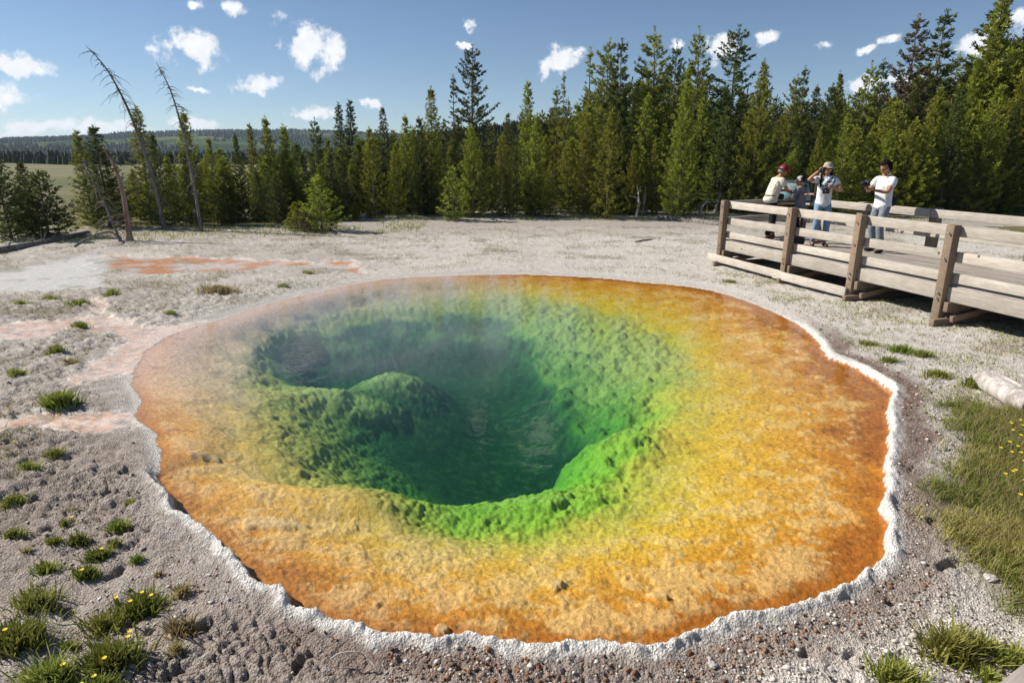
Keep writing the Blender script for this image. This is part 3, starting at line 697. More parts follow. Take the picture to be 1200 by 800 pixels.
key = [
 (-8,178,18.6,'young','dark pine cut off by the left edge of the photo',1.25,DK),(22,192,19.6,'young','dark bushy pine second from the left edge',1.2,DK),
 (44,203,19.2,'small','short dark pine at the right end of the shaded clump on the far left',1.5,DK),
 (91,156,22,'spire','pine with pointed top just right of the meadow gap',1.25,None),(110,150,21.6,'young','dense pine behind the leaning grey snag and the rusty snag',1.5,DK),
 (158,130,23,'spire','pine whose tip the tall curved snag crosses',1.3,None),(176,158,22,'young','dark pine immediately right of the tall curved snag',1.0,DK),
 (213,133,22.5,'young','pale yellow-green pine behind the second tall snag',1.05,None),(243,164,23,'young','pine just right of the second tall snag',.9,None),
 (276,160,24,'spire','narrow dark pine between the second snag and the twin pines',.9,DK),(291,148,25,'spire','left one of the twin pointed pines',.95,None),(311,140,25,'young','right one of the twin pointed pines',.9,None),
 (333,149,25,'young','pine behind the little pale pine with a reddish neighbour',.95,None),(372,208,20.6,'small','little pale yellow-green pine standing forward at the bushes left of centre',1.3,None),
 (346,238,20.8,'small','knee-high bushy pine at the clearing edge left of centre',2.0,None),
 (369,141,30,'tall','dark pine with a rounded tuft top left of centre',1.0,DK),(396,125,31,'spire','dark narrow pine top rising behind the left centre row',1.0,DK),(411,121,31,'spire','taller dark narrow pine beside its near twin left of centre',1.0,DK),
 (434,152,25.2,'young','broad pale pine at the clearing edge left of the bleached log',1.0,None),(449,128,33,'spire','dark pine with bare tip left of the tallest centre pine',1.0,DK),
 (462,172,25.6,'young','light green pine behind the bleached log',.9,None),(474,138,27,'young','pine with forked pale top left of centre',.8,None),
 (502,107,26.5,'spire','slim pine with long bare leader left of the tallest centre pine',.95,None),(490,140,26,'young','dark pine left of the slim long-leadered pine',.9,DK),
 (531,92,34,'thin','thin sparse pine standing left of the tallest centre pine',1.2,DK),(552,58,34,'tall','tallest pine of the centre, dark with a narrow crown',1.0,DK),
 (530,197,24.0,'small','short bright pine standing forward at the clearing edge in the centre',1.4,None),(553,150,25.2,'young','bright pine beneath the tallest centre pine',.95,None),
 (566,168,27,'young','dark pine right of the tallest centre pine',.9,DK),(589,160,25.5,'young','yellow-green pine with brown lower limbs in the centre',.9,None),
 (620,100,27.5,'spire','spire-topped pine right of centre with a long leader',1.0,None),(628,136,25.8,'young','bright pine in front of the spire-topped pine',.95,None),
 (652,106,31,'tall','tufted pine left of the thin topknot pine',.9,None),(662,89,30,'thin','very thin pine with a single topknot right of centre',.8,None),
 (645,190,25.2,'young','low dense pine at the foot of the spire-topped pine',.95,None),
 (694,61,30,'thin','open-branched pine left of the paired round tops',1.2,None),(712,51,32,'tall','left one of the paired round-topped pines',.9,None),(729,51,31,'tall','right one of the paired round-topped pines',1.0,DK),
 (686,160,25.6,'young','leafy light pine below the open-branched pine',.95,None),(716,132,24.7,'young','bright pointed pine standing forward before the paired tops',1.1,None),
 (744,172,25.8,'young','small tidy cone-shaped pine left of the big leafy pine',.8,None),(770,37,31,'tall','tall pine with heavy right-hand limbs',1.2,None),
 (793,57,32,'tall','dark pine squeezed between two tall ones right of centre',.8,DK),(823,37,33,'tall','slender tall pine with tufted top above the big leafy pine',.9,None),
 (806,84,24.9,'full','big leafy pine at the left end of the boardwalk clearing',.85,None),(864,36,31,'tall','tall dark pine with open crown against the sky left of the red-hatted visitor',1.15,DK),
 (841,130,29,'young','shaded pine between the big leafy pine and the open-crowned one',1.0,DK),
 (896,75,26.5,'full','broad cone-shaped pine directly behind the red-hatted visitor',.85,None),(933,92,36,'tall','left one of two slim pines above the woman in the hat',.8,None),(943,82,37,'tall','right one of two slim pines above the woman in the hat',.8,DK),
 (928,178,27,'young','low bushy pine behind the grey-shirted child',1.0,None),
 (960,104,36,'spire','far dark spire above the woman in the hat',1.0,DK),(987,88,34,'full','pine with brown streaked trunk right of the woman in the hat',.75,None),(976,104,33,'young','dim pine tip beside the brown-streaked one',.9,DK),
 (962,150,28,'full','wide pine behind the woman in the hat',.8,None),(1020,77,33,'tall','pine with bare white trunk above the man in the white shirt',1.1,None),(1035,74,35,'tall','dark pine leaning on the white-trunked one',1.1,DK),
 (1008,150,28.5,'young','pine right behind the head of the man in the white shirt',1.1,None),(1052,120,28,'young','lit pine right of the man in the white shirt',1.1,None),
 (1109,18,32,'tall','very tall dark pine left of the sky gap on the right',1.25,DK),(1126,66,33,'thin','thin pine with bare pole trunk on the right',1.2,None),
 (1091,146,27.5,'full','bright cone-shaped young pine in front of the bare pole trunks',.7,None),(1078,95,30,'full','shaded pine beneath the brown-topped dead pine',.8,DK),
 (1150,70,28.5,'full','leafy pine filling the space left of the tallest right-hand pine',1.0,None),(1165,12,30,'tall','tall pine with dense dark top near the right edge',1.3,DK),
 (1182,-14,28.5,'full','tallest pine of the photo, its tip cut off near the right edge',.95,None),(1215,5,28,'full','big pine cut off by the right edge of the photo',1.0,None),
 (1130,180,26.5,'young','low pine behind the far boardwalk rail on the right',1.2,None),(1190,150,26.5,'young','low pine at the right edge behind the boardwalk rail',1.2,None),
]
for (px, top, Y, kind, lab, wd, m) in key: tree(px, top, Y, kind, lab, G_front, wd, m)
tree(1075, 24, 31, 'tall', 'dying pine with brown bare needles against the sky on the right', G_front, 1.05, M_brownf)
tree(357, 246, 20.2, 'small', 'tiny reddish-brown dead pine beside the knee-high bushy pine', G_front, 1.0, M_brownf)
sky_x = [60,80,120,200,300,400,450,520,580,640,680,720,780,830,880,930,980,1040,1080,1130,1170,1200,1260,1320]
sky_y = [235,205,178,172,164,158,146,140,134,126,108,92,80,88,106,118,112,104,84,84,50,45,30,30]
nfill = 0
marks = [(110,'the rusty snag'),(150,'the tallest snag'),(200,'the second snag'),(250,'the second tall snag'),(300,'the twin pointed pines'),(369,'the tuft-topped pine left of centre'),(411,'the pair of narrow dark pines'),(450,'the bleached log'),(502,'the slim pine with a long bare leader'),
 (552,'the tallest centre pine'),(590,'the yellow-green pine with brown lower limbs'),(620,'the spire-topped pine'),(662,'the thin topknot pine'),(694,'the open-branched pine'),(722,'the paired round-topped pines'),(770,'the tall pine with heavy right-hand limbs'),
 (806,'the big leafy pine'),(864,'the tall open-crowned pine'),(896,'the pine behind the red-hatted visitor'),(938,'the two slim pines above the child'),(968,'the woman in the hat'),(1020,'the white-trunked pine'),(1052,'the man in the white shirt'),
 (1091,'the bright cone-shaped young pine'),(1125,'the thin pole-trunked pine'),(1165,'the dense dark-topped pine'),(1182,'the tallest right-hand pine')]
tone = {True: ['dark','deep green','shaded'], False: ['light green','yellow-green','sunlit']}
shape = {'young': 'bushy', 'spire': 'narrow pointed', 'full': 'broad', 'tall': 'open-branched', 'small': 'short', 'thin': 'thin'}
rowname = {24.6: 'front thicket', 27: 'thicket', 30: 'rear thicket', 26.5: 'second row', 29: 'third row', 33: 'middle', 39: 'rear', 47: 'far back', 58: 'rearmost'}
def fill_label(px, kind, dk, Y):
    j = min(range(len(marks)), key=lambda k_: abs(marks[k_][0]-px)); d_ = px-marks[j][0]
    if px > 1225: return '%s %s pine, %s, %s by the right edge of the photo' % (tone[dk][int(px) % 3], shape[kind], rowname[Y], 'just cut off' if px < 1255 else 'mostly cut off')
    rel = 'directly behind' if abs(d_) < 9 else ('left of' if d_ < 0 else 'right of')
    return '%s %s pine, %s, %s %s' % (tone[dk][int(px) % 3], shape[kind], rowname[Y], rel, marks[j][1])
for Y, step, lo, hi in [(24.6, 20, 96, 440), (27, 22, 110, 500), (30, 24, 190, 520), (26.5, 21, 440, 1290), (29, 22, 300, 1300), (33, 21, 330, 1310), (39, 34, 360, 1320)]:
    px = lo+RT.uniform(0, step)
    while px < hi:
        sy = np.interp(px, sky_x, sky_y)
        frac = {24.6: 52, 27: 34, 30: 20, 26.5: 62, 29: 46, 33: 30, 39: 20, 47: 12, 58: 6}[Y]
        top = sy+frac*RT.uniform(.3, 1.6)
        kind = RT.choice(['young','young','spire','full','tall'] if Y < 36 else ['spire','tall','young','tall'])
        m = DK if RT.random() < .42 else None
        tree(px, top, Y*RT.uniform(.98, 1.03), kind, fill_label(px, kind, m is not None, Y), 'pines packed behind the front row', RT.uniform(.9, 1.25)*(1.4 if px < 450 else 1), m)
        nfill += 1; px += step*RT.uniform(.75, 1.3)
def far_pines():
    r = np.random.default_rng(99); VV = []; FF = []; CC = []; n = 0; src = []
    for kd in ('spire', 'tall', 'young', 'full'):
        for (tm, cm, Ht) in protos[kd]:
            v = np.empty(len(cm.vertices)*3, np.float32); cm.vertices.foreach_get('co', v); v = v.reshape(-1, 4, 3)
            c = np.empty(len(cm.vertices)*4, np.float32); cm.color_attributes['tint'].data.foreach_get('color', c); c = c.reshape(-1, 4, 4)
            pick = r.choice(len(v), int(len(v)*.15), replace=False); v, c = v[pick], c[pick]; b0 = v[:, :1]; v = b0+(v-b0)*2.1; src.append((v, c, Ht))
    for Y, step, lo, hi, fr_ in [(39.5, 36, 378, 1320, 20), (47, 19, 400, 1330, 12), (58, 17, 430, 1340, 6)]:
        px = lo+r.uniform(0, step)
        while px < hi:
            top = np.interp(px, sky_x, sky_y)+fr_*r.uniform(.3, 1.6); v, c, Ht = src[r.integers(len(src))]; x = xat(px, top, Y)
            gz = float(ground_h(np.array([x]), np.array([Y]))[0])-.03; k = (top_at(top, Y)-gz)/Ht; a_ = r.uniform(0, 6.28); ca, sa = math.cos(a_), math.sin(a_); kw = k*r.uniform(.9, 1.2)
            w_ = v.reshape(-1, 3); q = np.stack([(w_[:, 0]*ca-w_[:, 1]*sa)*kw+x, (w_[:, 0]*sa+w_[:, 1]*ca)*kw+Y, w_[:, 2]*k+gz], 1)
            VV.append(q); CC.append(c.reshape(-1, 4)); FF.append(np.arange(len(q)).reshape(-1, 4)+n); n += len(q)
            t0 = np.array([[x-.08, Y, gz], [x+.08, Y, gz], [x, Y, gz+Ht*k*.9]]); VV.append(t0); CC.append(np.tile([0., 0, 0, 1], (3, 1))); FF.append(np.array([[n, n+1, n+2, n+2]])[:, [0, 1, 2, 2]][:, :3]); n += 3
            px += step*r.uniform(.75, 1.3)
    F4 = np.concatenate([f for f in FF if f.shape[1] == 4])
    tag(np_mesh('rear_forest', np.concatenate(VV), F4, M_pine_dark, cols={'tint': np.concatenate(CC)}), 'dense dark pines filling the rear of the forest', 'forest', kind='stuff')
far_pines()
# the undergrowth wall left of centre
for px, top, Y in [(125,200,23.5),(140,215,23),(195,185,24),(228,190,24),(258,185,24.5),(262,215,22.5),(300,200,23.5),(322,205,23),(352,180,26),(385,180,26),(400,195,25),(420,170,27),(345,170,28),(385,165,29)]:
    dk_ = RT.choice([None, DK]); tree(px, top, Y, 'young', fill_label(px, 'young', dk_ is not None, 24.6 if Y < 24 else 27 if Y < 26 else 30).replace('bushy', 'low bushy'), 'pines of the thicket left of centre', 1.25, dk_)
print('fill', nfill)

# far hills with their woods
def hills_h(x, y):
    d = np.sqrt(x*x+y*y); an = np.degrees(np.arctan2(x, y))
    ridge = 34+19*sstep(-40, -16, an)-6*sstep(-12, 5, an)+fbm(x, y, .0013, 4, 301)*16+fbm(x, y, .006, 3, 305)*5
    return sstep(520, 1650, d)*ridge-2+fbm(x, y, .004, 3, 311)*6*sstep(500, 900, d)*sstep(1700, 1200, d)
ra = np.radians(np.linspace(-62, 62, 260)); rr = np.concatenate([np.linspace(480, 2000, 110), [2400, 3000]])
A2, R2 = np.meshgrid(ra, rr); hx = (R2*np.sin(A2)).ravel(); hy = (R2*np.cos(A2)).ravel(); hz = hills_h(hx, hy)+.4
i = np.arange(len(rr)*len(ra)).reshape(len(rr), len(ra))
q = np.stack([i[:-1, :-1], i[:-1, 1:], i[1:, 1:], i[1:, :-1]], -1).reshape(-1, 4)[:, ::-1]
mh = mat('wooded_hillside', rough=1, spec=0); t = NT(mh); co = t.coord()
n = t.noise(.012, 5, .6, co); t.L.new(t.mix(t.rng(n, .42, .6), (.030,.055,.024), (.11,.13,.055)), t.b.inputs['Base Color'])
tag(np_mesh('hills', np.stack([hx, hy, hz], 1), q, mh, smooth=True), kind='structure')
def cones(name, xs, ys, zs, hs, seed, m, kind='stuff', rad=.2):
    r = np.random.default_rng(seed); n = len(xs); k = 5
    an = np.linspace(0, 2*np.pi, k, endpoint=False)[None]+r.uniform(0, 6, (n, 1))
    V = []; Fs = []
    lv = [(0.05, 1.0), (.42, .62), (.36, .9), (.72, .34), (.66, .55), (1.0, .0)]
    for (f, w_) in lv:
        rad_ = hs[:, None]*rad*w_*r.uniform(.75, 1.25, (n, k))
        V.append(np.stack([xs[:, None]+rad_*np.cos(an), ys[:, None]+rad_*np.sin(an), np.broadcast_to((zs+hs*f)[:, None], (n, k))], -1))
    V = np.stack(V, 1)  # n,6,k,3
    base = (np.arange(n)*6*k)[:, None]
    for l in (0, 2, 4):
        for j in range(k):
            j2 = (j+1) % k; Fs.append(np.stack([base[:, 0]+l*k+j, base[:, 0]+l*k+j2, base[:, 0]+(l+1)*k+j2, base[:, 0]+(l+1)*k+j], 1))
    c = np.repeat(r.uniform(0, 1, n), 6*k); cc = np.stack([c, c, c, np.ones_like(c)], 1)
    return tag(np_mesh(name, V.reshape(-1, 3), np.concatenate(Fs), m, cols={'tint': cc}), kind=kind)
r = np.random.default_rng(77)
n = 40000; an = np.radians(r.uniform(-60, 60, n)); d = np.sqrt(r.uniform(700**2, 1750**2, n)); xs = d*np.sin(an); ys = d*np.cos(an)
keep = (fbm(xs, ys, .005, 4, 321) > .02) | (d > 1500); xs, ys = xs[keep], ys[keep]
M_far = foliage_mat('far_forest_green', (.020,.036,.016), (.060,.080,.030))
tag(cones('far_forest', xs, ys, hills_h(xs, ys)-.5, r.uniform(4.5, 8, len(xs)), 5, M_far, rad=.30), label='dark conifer forest covering the distant hills', cat='forest')
# belt of wood across the meadow
n = 4000; an = np.radians(r.uniform(-60, 5, n)); d = r.uniform(210, 340, n); xs = d*np.sin(an); ys = d*np.cos(an)
tag(cones('meadow_wood', xs, ys, ground_h(xs, ys)-.2, r.uniform(1.8, 4.2, n), 6, M_far, rad=.24), label='low belt of dark conifers beyond the meadow on the left', cat='woods')
# wooded rise behind the front trees
n = 9000; xs = r.uniform(-22, 190, n); ys = r.uniform(66, 190, n)
keep = (xs-(-14+(ys-66)*-.12) > 0); xs, ys = xs[keep], ys[keep]
tag(cones('hillside_forest', xs, ys, ground_h(xs, ys)-.2, r.uniform(2.2, 4.6, len(xs)), 8, M_far, rad=.17), label='dark conifers massed on the rise behind the pines', cat='forest')

# ------------------------------------------------------------------ snags
def snag(px_pts, Y, r0, label, m, seed, nbr, droop=.5, blen=.7, top_r=.006):
    r = np.random.default_rng(seed)
    pts = []
    for k, (px, py) in enumerate(px_pts):
        Yk = Y+.02*k
        pts.append([xat(px, py, Yk), Yk, top_at(py, Yk)])
    P = smooth_open(np.array(pts), 5); gz = float(ground_h(P[:1, 0], P[:1, 1])[0])
    P[0, 2] = min(P[0, 2], gz-.1)
    B = P[0].copy(); B[2] = gz; P = P-B
    n = len(P); root = empty('dead_tree', tuple(B), label=label, cat='dead tree', group='dead trees at the left of the clearing')
    a = Acc(); rad = np.linspace(1, 0, n)**.8*r0+top_r; rad[0] *= 1.5; rad[1] *= 1.12
    a.tube(P, rad, 8); a.obj('trunk', m, root, smooth=True)
    b = Acc()
    for k in range(nbr):
        f = r.uniform(.12, .97); i = f*(n-1); i0 = int(i); p = P[i0]*(1-(i-i0))+P[min(n-1, i0+1)]*(i-i0)
        an = r.uniform(0, 6.28); L = blen*r.uniform(.25, 1)*(1.05-f*.6); d = np.array([math.cos(an), math.sin(an), r.normal(0, .25)])
        q = [p]; 
        for s_ in range(1, 5):
            t_ = s_/4; q.append(p+d*L*t_+np.array([r.normal(0, .03), r.normal(0, .03), -droop*L*t_*t_]))
        b.tube(q, [.012, .009, .007, .005, .003], 4)
        if r.random() < .6:
            m_ = q[2]; b.tube([m_, m_+np.array([r.normal(0, .12), r.normal(0, .12), -.1])*L*2], [.006, .003], 4)
    b.obj('branches', m, root)
    return root
def smooth_open(P, n):
    P = np.vstack([2*P[0]-P[1], P, 2*P[-1]-P[-2]]); out = []
    for i in range(1, len(P)-2):
        for k in range(n):
            t_ = k/n; a, b, c, d = P[i-1], P[i], P[i+1], P[i+2]
            out.append(.5*((2*b)+(-a+c)*t_+(2*a-5*b+4*c-d)*t_*t_+(-a+3*b-3*c+d)*t_**3))
    out.append(P[-2]); return np.array(out)
snag([(193,270),(183,225),(170,180),(155,140),(140,107),(122,77),(100,53)], 21.2, .058, 'tallest dead grey trunk, curving over to the left', M_deadwood, 1, 75, .7, .95)
snag([(236,270),(229,228),(219,175),(209,135),(198,102),(183,73)], 20.6, .046, 'second tall dead trunk, straighter and thinner, leaning left', M_deadwood, 2, 70, .6, .8)
snag([(152,282),(149,255),(143,222),(134,195),(121,172)], 18.2, .062, 'shorter dead trunk with rusty red bark low down', M_redbark, 3, 26, .3, .5, .02)
snag([(142,284),(133,264),(121,236),(108,210),(97,185)], 18.0, .032, 'thin grey dead pole crossing in front of the rusty trunk', M_deadwood, 4, 48, .8, .8)
a = Acc(); 
def gpt(px, py, z): q = un(px, py, z); return [q[0], q[1], z+.0]
def ground_pole(name, pts, r0, r1, label, m, cat='log', group=None, n=8, stubs=0, seed=1):
    P = np.array(pts); c = P.mean(0).copy(); c[2] = 0.03
    a = Acc(); P2 = smooth_open(P, 5)-c; a.tube(P2, np.linspace(r0, r1, len(P2)), n)
    r = np.random.default_rng(seed)
    for k in range(stubs):
        p = P2[r.integers(2, len(P2)-1)]; a.tube([p, p+np.array([r.normal(0, .15), r.normal(0, .15), .15+.15*r.random()])], [.02, .008], 5)
    o = a.obj(name, m, smooth=True); o.location = tuple(c); return tag(o, label, cat, group)
ground_pole('fallen_branch', [gpt(87,289,.07), gpt(108,277,.3), gpt(128,272,.35), gpt(142,279,.1)], .035, .02, 'bent grey branch fallen at the foot of the dead trees', M_deadwood, 'branch')
ground_pole('fallen_log', [gpt(-20,297,.1), gpt(50,284,.1), gpt(104,272,.12)], .10, .05, 'long dark log lying beneath the shaded pines far left', M_deadwood, 'log', stubs=5)
ground_pole('fallen_log', [gpt(424,254,.12), gpt(440,250,.12), gpt(458,244,.15)], .10, .06, 'bleached log lying at the foot of the pines left of centre', M_palelog, 'log')
ground_pole('fallen_log', [gpt(470,250,.1), gpt(500,249,.1), gpt(528,250,.1)], .09, .05, 'grey log under the pines in the centre', M_deadwood, 'log', stubs=3)
ground_pole('fallen_log', [gpt(590,247,.12), gpt(640,247,.1), gpt(692,249,.1)], .11, .06, 'long grey log along the treeline right of centre', M_deadwood, 'log', stubs=5)
ground_pole('fallen_log', [gpt(700,246,.12), gpt(745,251,.1), gpt(785,251,.1)], .10, .07, 'grey log with broken stubs left of the boardwalk', M_deadwood, 'log', stubs=5)
ground_pole('fallen_log', [gpt(772,255,.12), gpt(812,259,.1), gpt(848,264,.1)], .12, .1, 'dark shaded log nearest the end of the boardwalk', M_deadwood, 'log')
ground_pole('stick', [gpt(745,284,.05), gpt(754,282,.06), gpt(764,281,.05)], .04, .03, 'short dark stick on the white flat before the treeline', M_deadwood, 'stick')
ground_pole('stick', [gpt(446,293,.04), gpt(458,295,.04), gpt(470,296,.04)], .03, .02, 'bleached stick lying on the white flat beyond the pool', M_palelog, 'stick')
for k, (px, top, Y, L) in enumerate([(746,214,25.5,1.0),(752,210,26,1.1),(838,225,27,.8),(820,232,26,.6)]):
    x = xat(px, 240, Y); gz = float(ground_h(np.array([x]), np.array([Y]))[0]); a = Acc(); r = np.random.default_rng(k)
    a.tube([(0,0,-.1),(.1,0,L*.5),(.02+.1*k,0,L)], [.06,.05,.02], 6)
    for j in range(5): z_ = L*r.uniform(.3,1); a.tube([(.06,0,z_),(.06+r.normal(0,.3),r.normal(0,.2),z_+r.normal(.1,.2))], [.02,.006], 5)
    o = a.obj('dead_sapling', M_palelog); o.location = (x, Y, gz); tag(o, ['left one of two bleached dead stubs beside the small tidy cone-shaped pine', 'right one of two bleached dead stubs beside the small tidy cone-shaped pine', 'bleached dead stub in the shade left of the boardwalk end', 'short bleached dead stub under the big leafy pine'][k], 'dead tree', 'bleached stubs under the pines')

# the white log by the meadow
def white_log():
    p0 = np.array(gpt(1152,444,.13)); p1 = np.array(gpt(1212,478,.13)); d = p1-p0; L = np.linalg.norm(d); d /= L
    a = Acc(); a.tube([p0-p0, (p1-p0)*.33, (p1-p0)*.66, (p1-p0)], [.098,.102,.106,.104], 20)
    o = a.obj('bleached_log', M_palelog, smooth=False); o.location = tuple(p0)
    for p in o.data.polygons: p.use_smooth = len(p.vertices) == 4
    tag(o, 'thick pale sawn log lying in the grass at the right edge', 'log')
    q0 = np.array(gpt(1163,436,.06)); q1 = np.array(gpt(1212,462,.06)); a = Acc(); a.tube([q0-q0, (q1-q0)*.5+[0,0,.01], q1-q0], [.022,.024,.02], 7)
    o = a.obj('pole', M_palelog, smooth=True); o.location = tuple(q0); tag(o, 'thin white pole lying behind the thick pale log', 'pole')
white_log()
a = Acc(); tw = [gpt(387,772,.08), gpt(398,765,.10), gpt(416,763,.12), gpt(428,769,.09), gpt(441,782,.06)]
ground_pole('twig', tw, .0035, .0025, 'thin pale curved twig lying on the brown soil in the foreground', M_palelog, 'twig', n=6)
ground_pole('twig', [gpt(962,785,.06), gpt(968,790,.07), gpt(975,800,.05)], .004, .003, 'short white twig on the gravel at the bottom right', M_palelog, 'twig', n=6)

# ------------------------------------------------------------------ stones and grit
_ico = np.array([[1,0,0],[-1,0,0],[0,1,0],[0,-1,0],[0,0,1],[0,0,-1.]])
_icf = np.array([[0,2,4],[2,1,4],[1,3,4],[3,0,4],[2,0,5],[1,2,5],[3,1,5],[0,3,5]])
from mathutils.interpolate import poly_3d_calc
def height_at(xs, ys):
    """height of the built surface by bilinear lookup in the polar grid"""
    r_ = np.sqrt(xs*xs+ys*ys); th = np.arctan2(xs, ys)
    i = np.clip(np.searchsorted(R_, r_)-1, 0, nr-2); j = np.clip(np.searchsorted(T_, th)-1, 0, ntg-2)
    fi = (r_-R_[i])/(R_[i+1]-R_[i]); fj = np.clip((th-T_[j])/(T_[j+1]-T_[j]), 0, 1)
    g = Z.reshape(nr, ntg)
    return g[i, j]*(1-fi)*(1-fj)+g[i+1, j]*fi*(1-fj)+g[i, j+1]*(1-fi)*fj+g[i+1, j+1]*fi*fj
def field(xs, ys, arr):
    r_ = np.sqrt(xs*xs+ys*ys); th = np.arctan2(xs, ys)
    i = np.clip(np.searchsorted(R_, r_)-1, 0, nr-2); j = np.clip(np.searchsorted(T_, th)-1, 0, ntg-2)
    return arr.reshape(nr, ntg)[i, j]
dEfull = np.full(len(X), -9.0); dEfull[ni] = dE
strf = np.zeros(len(X)); strf[ni] = np.maximum(stream, pond); meadf = np.zeros(len(X)); meadf[ni] = mead
def grit():
    r = np.random.default_rng(9); n = 120000
    ys = 1.9+r.random(n)**1.6*9; xs = r.uniform(-1, 1, n)*(ys*.9+1.5)
    de = field(xs, ys, dEfull); sf = field(xs, ys, strf); md_ = field(xs, ys, meadf)
    dens = np.where(xs > -.6, 1.0, .16)*(.35+1.0*(fbm(xs, ys, 1.1, 3, 401) > -.1))
    keep = (de < -.10) & (sf < .3) & (md_ < .5) & (r.random(n) < dens); xs, ys = xs[keep], ys[keep]; n = len(xs)
    sz = np.exp(r.normal(-5.15, .5, n)); sz = np.clip(sz, .0025, .028)
    zz_ = height_at(xs, ys)+sz*.25
    V = _ico[None]*r.uniform(.55, 1.2, (n, 6, 1)); V = V*sz[:, None, None]*np.stack([r.uniform(.8, 1.5, n), r.uniform(.7, 1.2, n), r.uniform(.4, .8, n)], 1)[:, None]
    a_ = r.uniform(0, 6.28, n); c, s_ = np.cos(a_)[:, None], np.sin(a_)[:, None]
    V = np.stack([V[:, :, 0]*c-V[:, :, 1]*s_+xs[:, None], V[:, :, 0]*s_+V[:, :, 1]*c+ys[:, None], V[:, :, 2]+zz_[:, None]], -1)
    Fs = (_icf[None]+(np.arange(n)*6)[:, None, None]).reshape(-1, 3)
    rust_n = (field(xs, ys, dEfull) > -.34)
    base = np.where((r.random(n) < .28)[:, None], [.16,.12,.09], [.60,.56,.50])*r.uniform(.7, 1.25, (n, 1))
    base = np.where((rust_n & (r.random(n) < .55))[:, None], np.array([.22,.11,.06])*r.uniform(.5, 1.5, (n, 1)), base)
    cc = np.concatenate([np.repeat(base, 6, 0), np.ones((n*6, 1))], 1)
    m = mat('grit', rough=.9, spec=.2); t = NT(m); t.L.new(t.attr('tint').outputs['Color'], t.b.inputs['Base Color'])
    tag(np_mesh('gravel', V.reshape(-1, 3), Fs, m, cols={'tint': cc}), 'pale and rusty sinter chips scattered round the pool', 'gravel', kind='stuff')
grit()
M_stone = bark_mat('pale_stone', (.30,.28,.26), (.60,.57,.53), 20)
for k, (px, py, s_, lab) in enumerate([(835,778,.022,'small grey stone at the outer foot of the white rim, bottom right'),(1162,675,.035,'flat pale stone where the gravel meets the green grass'),
        (1122,745,.02,'little white stone left of the dry tuft at bottom right'),(975,779,.016,'tiny pale pebble between the rim and the bottom edge')]):
    bm = bmesh.new(); bmesh.ops.create_icosphere(bm, subdivisions=3, radius=s_)
    rr_ = random.Random(k)
    for v in bm.verts:
        n_ = float(pn(np.array([v.co.x*60+k*9]), np.array([v.co.y*60+v.co.z*40]))[0]); v.co *= 1+.25*n_; v.co.z *= .5
    me = bpy.data.meshes.new('stone'); bm.to_mesh(me); bm.free(); me.materials.append(M_stone)
    q = un(px, py, .05); o = link(bpy.data.objects.new('stone', me)); zt = float(height_at(np.array([q[0]]), np.array([q[1]]))[0])
    o.location = (q[0], q[1], zt+s_*.25); o.rotation_euler = (0, 0, k); tag(o, lab, 'stone', 'loose stones round the pool')

# ------------------------------------------------------------------ grass
def blades(xs, ys, r, ln, wd, lean, zs=None, tint=.4, tvar=.25, spread=None):
    n = len(xs); zs = height_at(xs, ys)-.005 if zs is None else zs
    a_ = r.uniform(0, 6.28, n); L = ln*r.uniform(.5, 1.25, n); W = wd*r.uniform(.6, 1.3, n)
    le = lean*r.uniform(.3, 1.4, n)
    dx, dy = np.cos(a_)*le, np.sin(a_)*le
    if spread is not None: dx = dx+spread[0]; dy = dy+spread[1]
    b_ = a_+np.pi/2+r.normal(0, .5, n); sx, sy = np.cos(b_)*W, np.sin(b_)*W
    P = []
    for f, wf in ((0, 1), (.38, .9), (.75, .6)):
        cx = xs+dx*L*f**1.6; cy_ = ys+dy*L*f**1.6; cz = zs+L*f*(1-.25*f*le)
        P += [np.stack([cx-sx*wf, cy_-sy*wf, cz], 1), np.stack([cx+sx*wf, cy_+sy*wf, cz], 1)]
    P.append(np.stack([xs+dx*L*1.0, ys+dy*L*1.0, zs+L*(1-.25*le)], 1))
    V = np.stack(P, 1).reshape(-1, 3); b = (np.arange(n)*7)[:, None]
    Q = np.concatenate([b+[0,1,3,2], b+[2,3,5,4]]); T3 = b+[4,5,6]
    tv = np.clip(tint+r.normal(0, tvar, n), 0, 1); tv = np.repeat(tv, 7); tv = np.clip(tv+np.tile([-.12,-.12,0,0,.05,.05,.12], n), 0, 1)
    return V, [Q, T3], np.stack([tv, tv, tv, np.ones_like(tv)], 1)
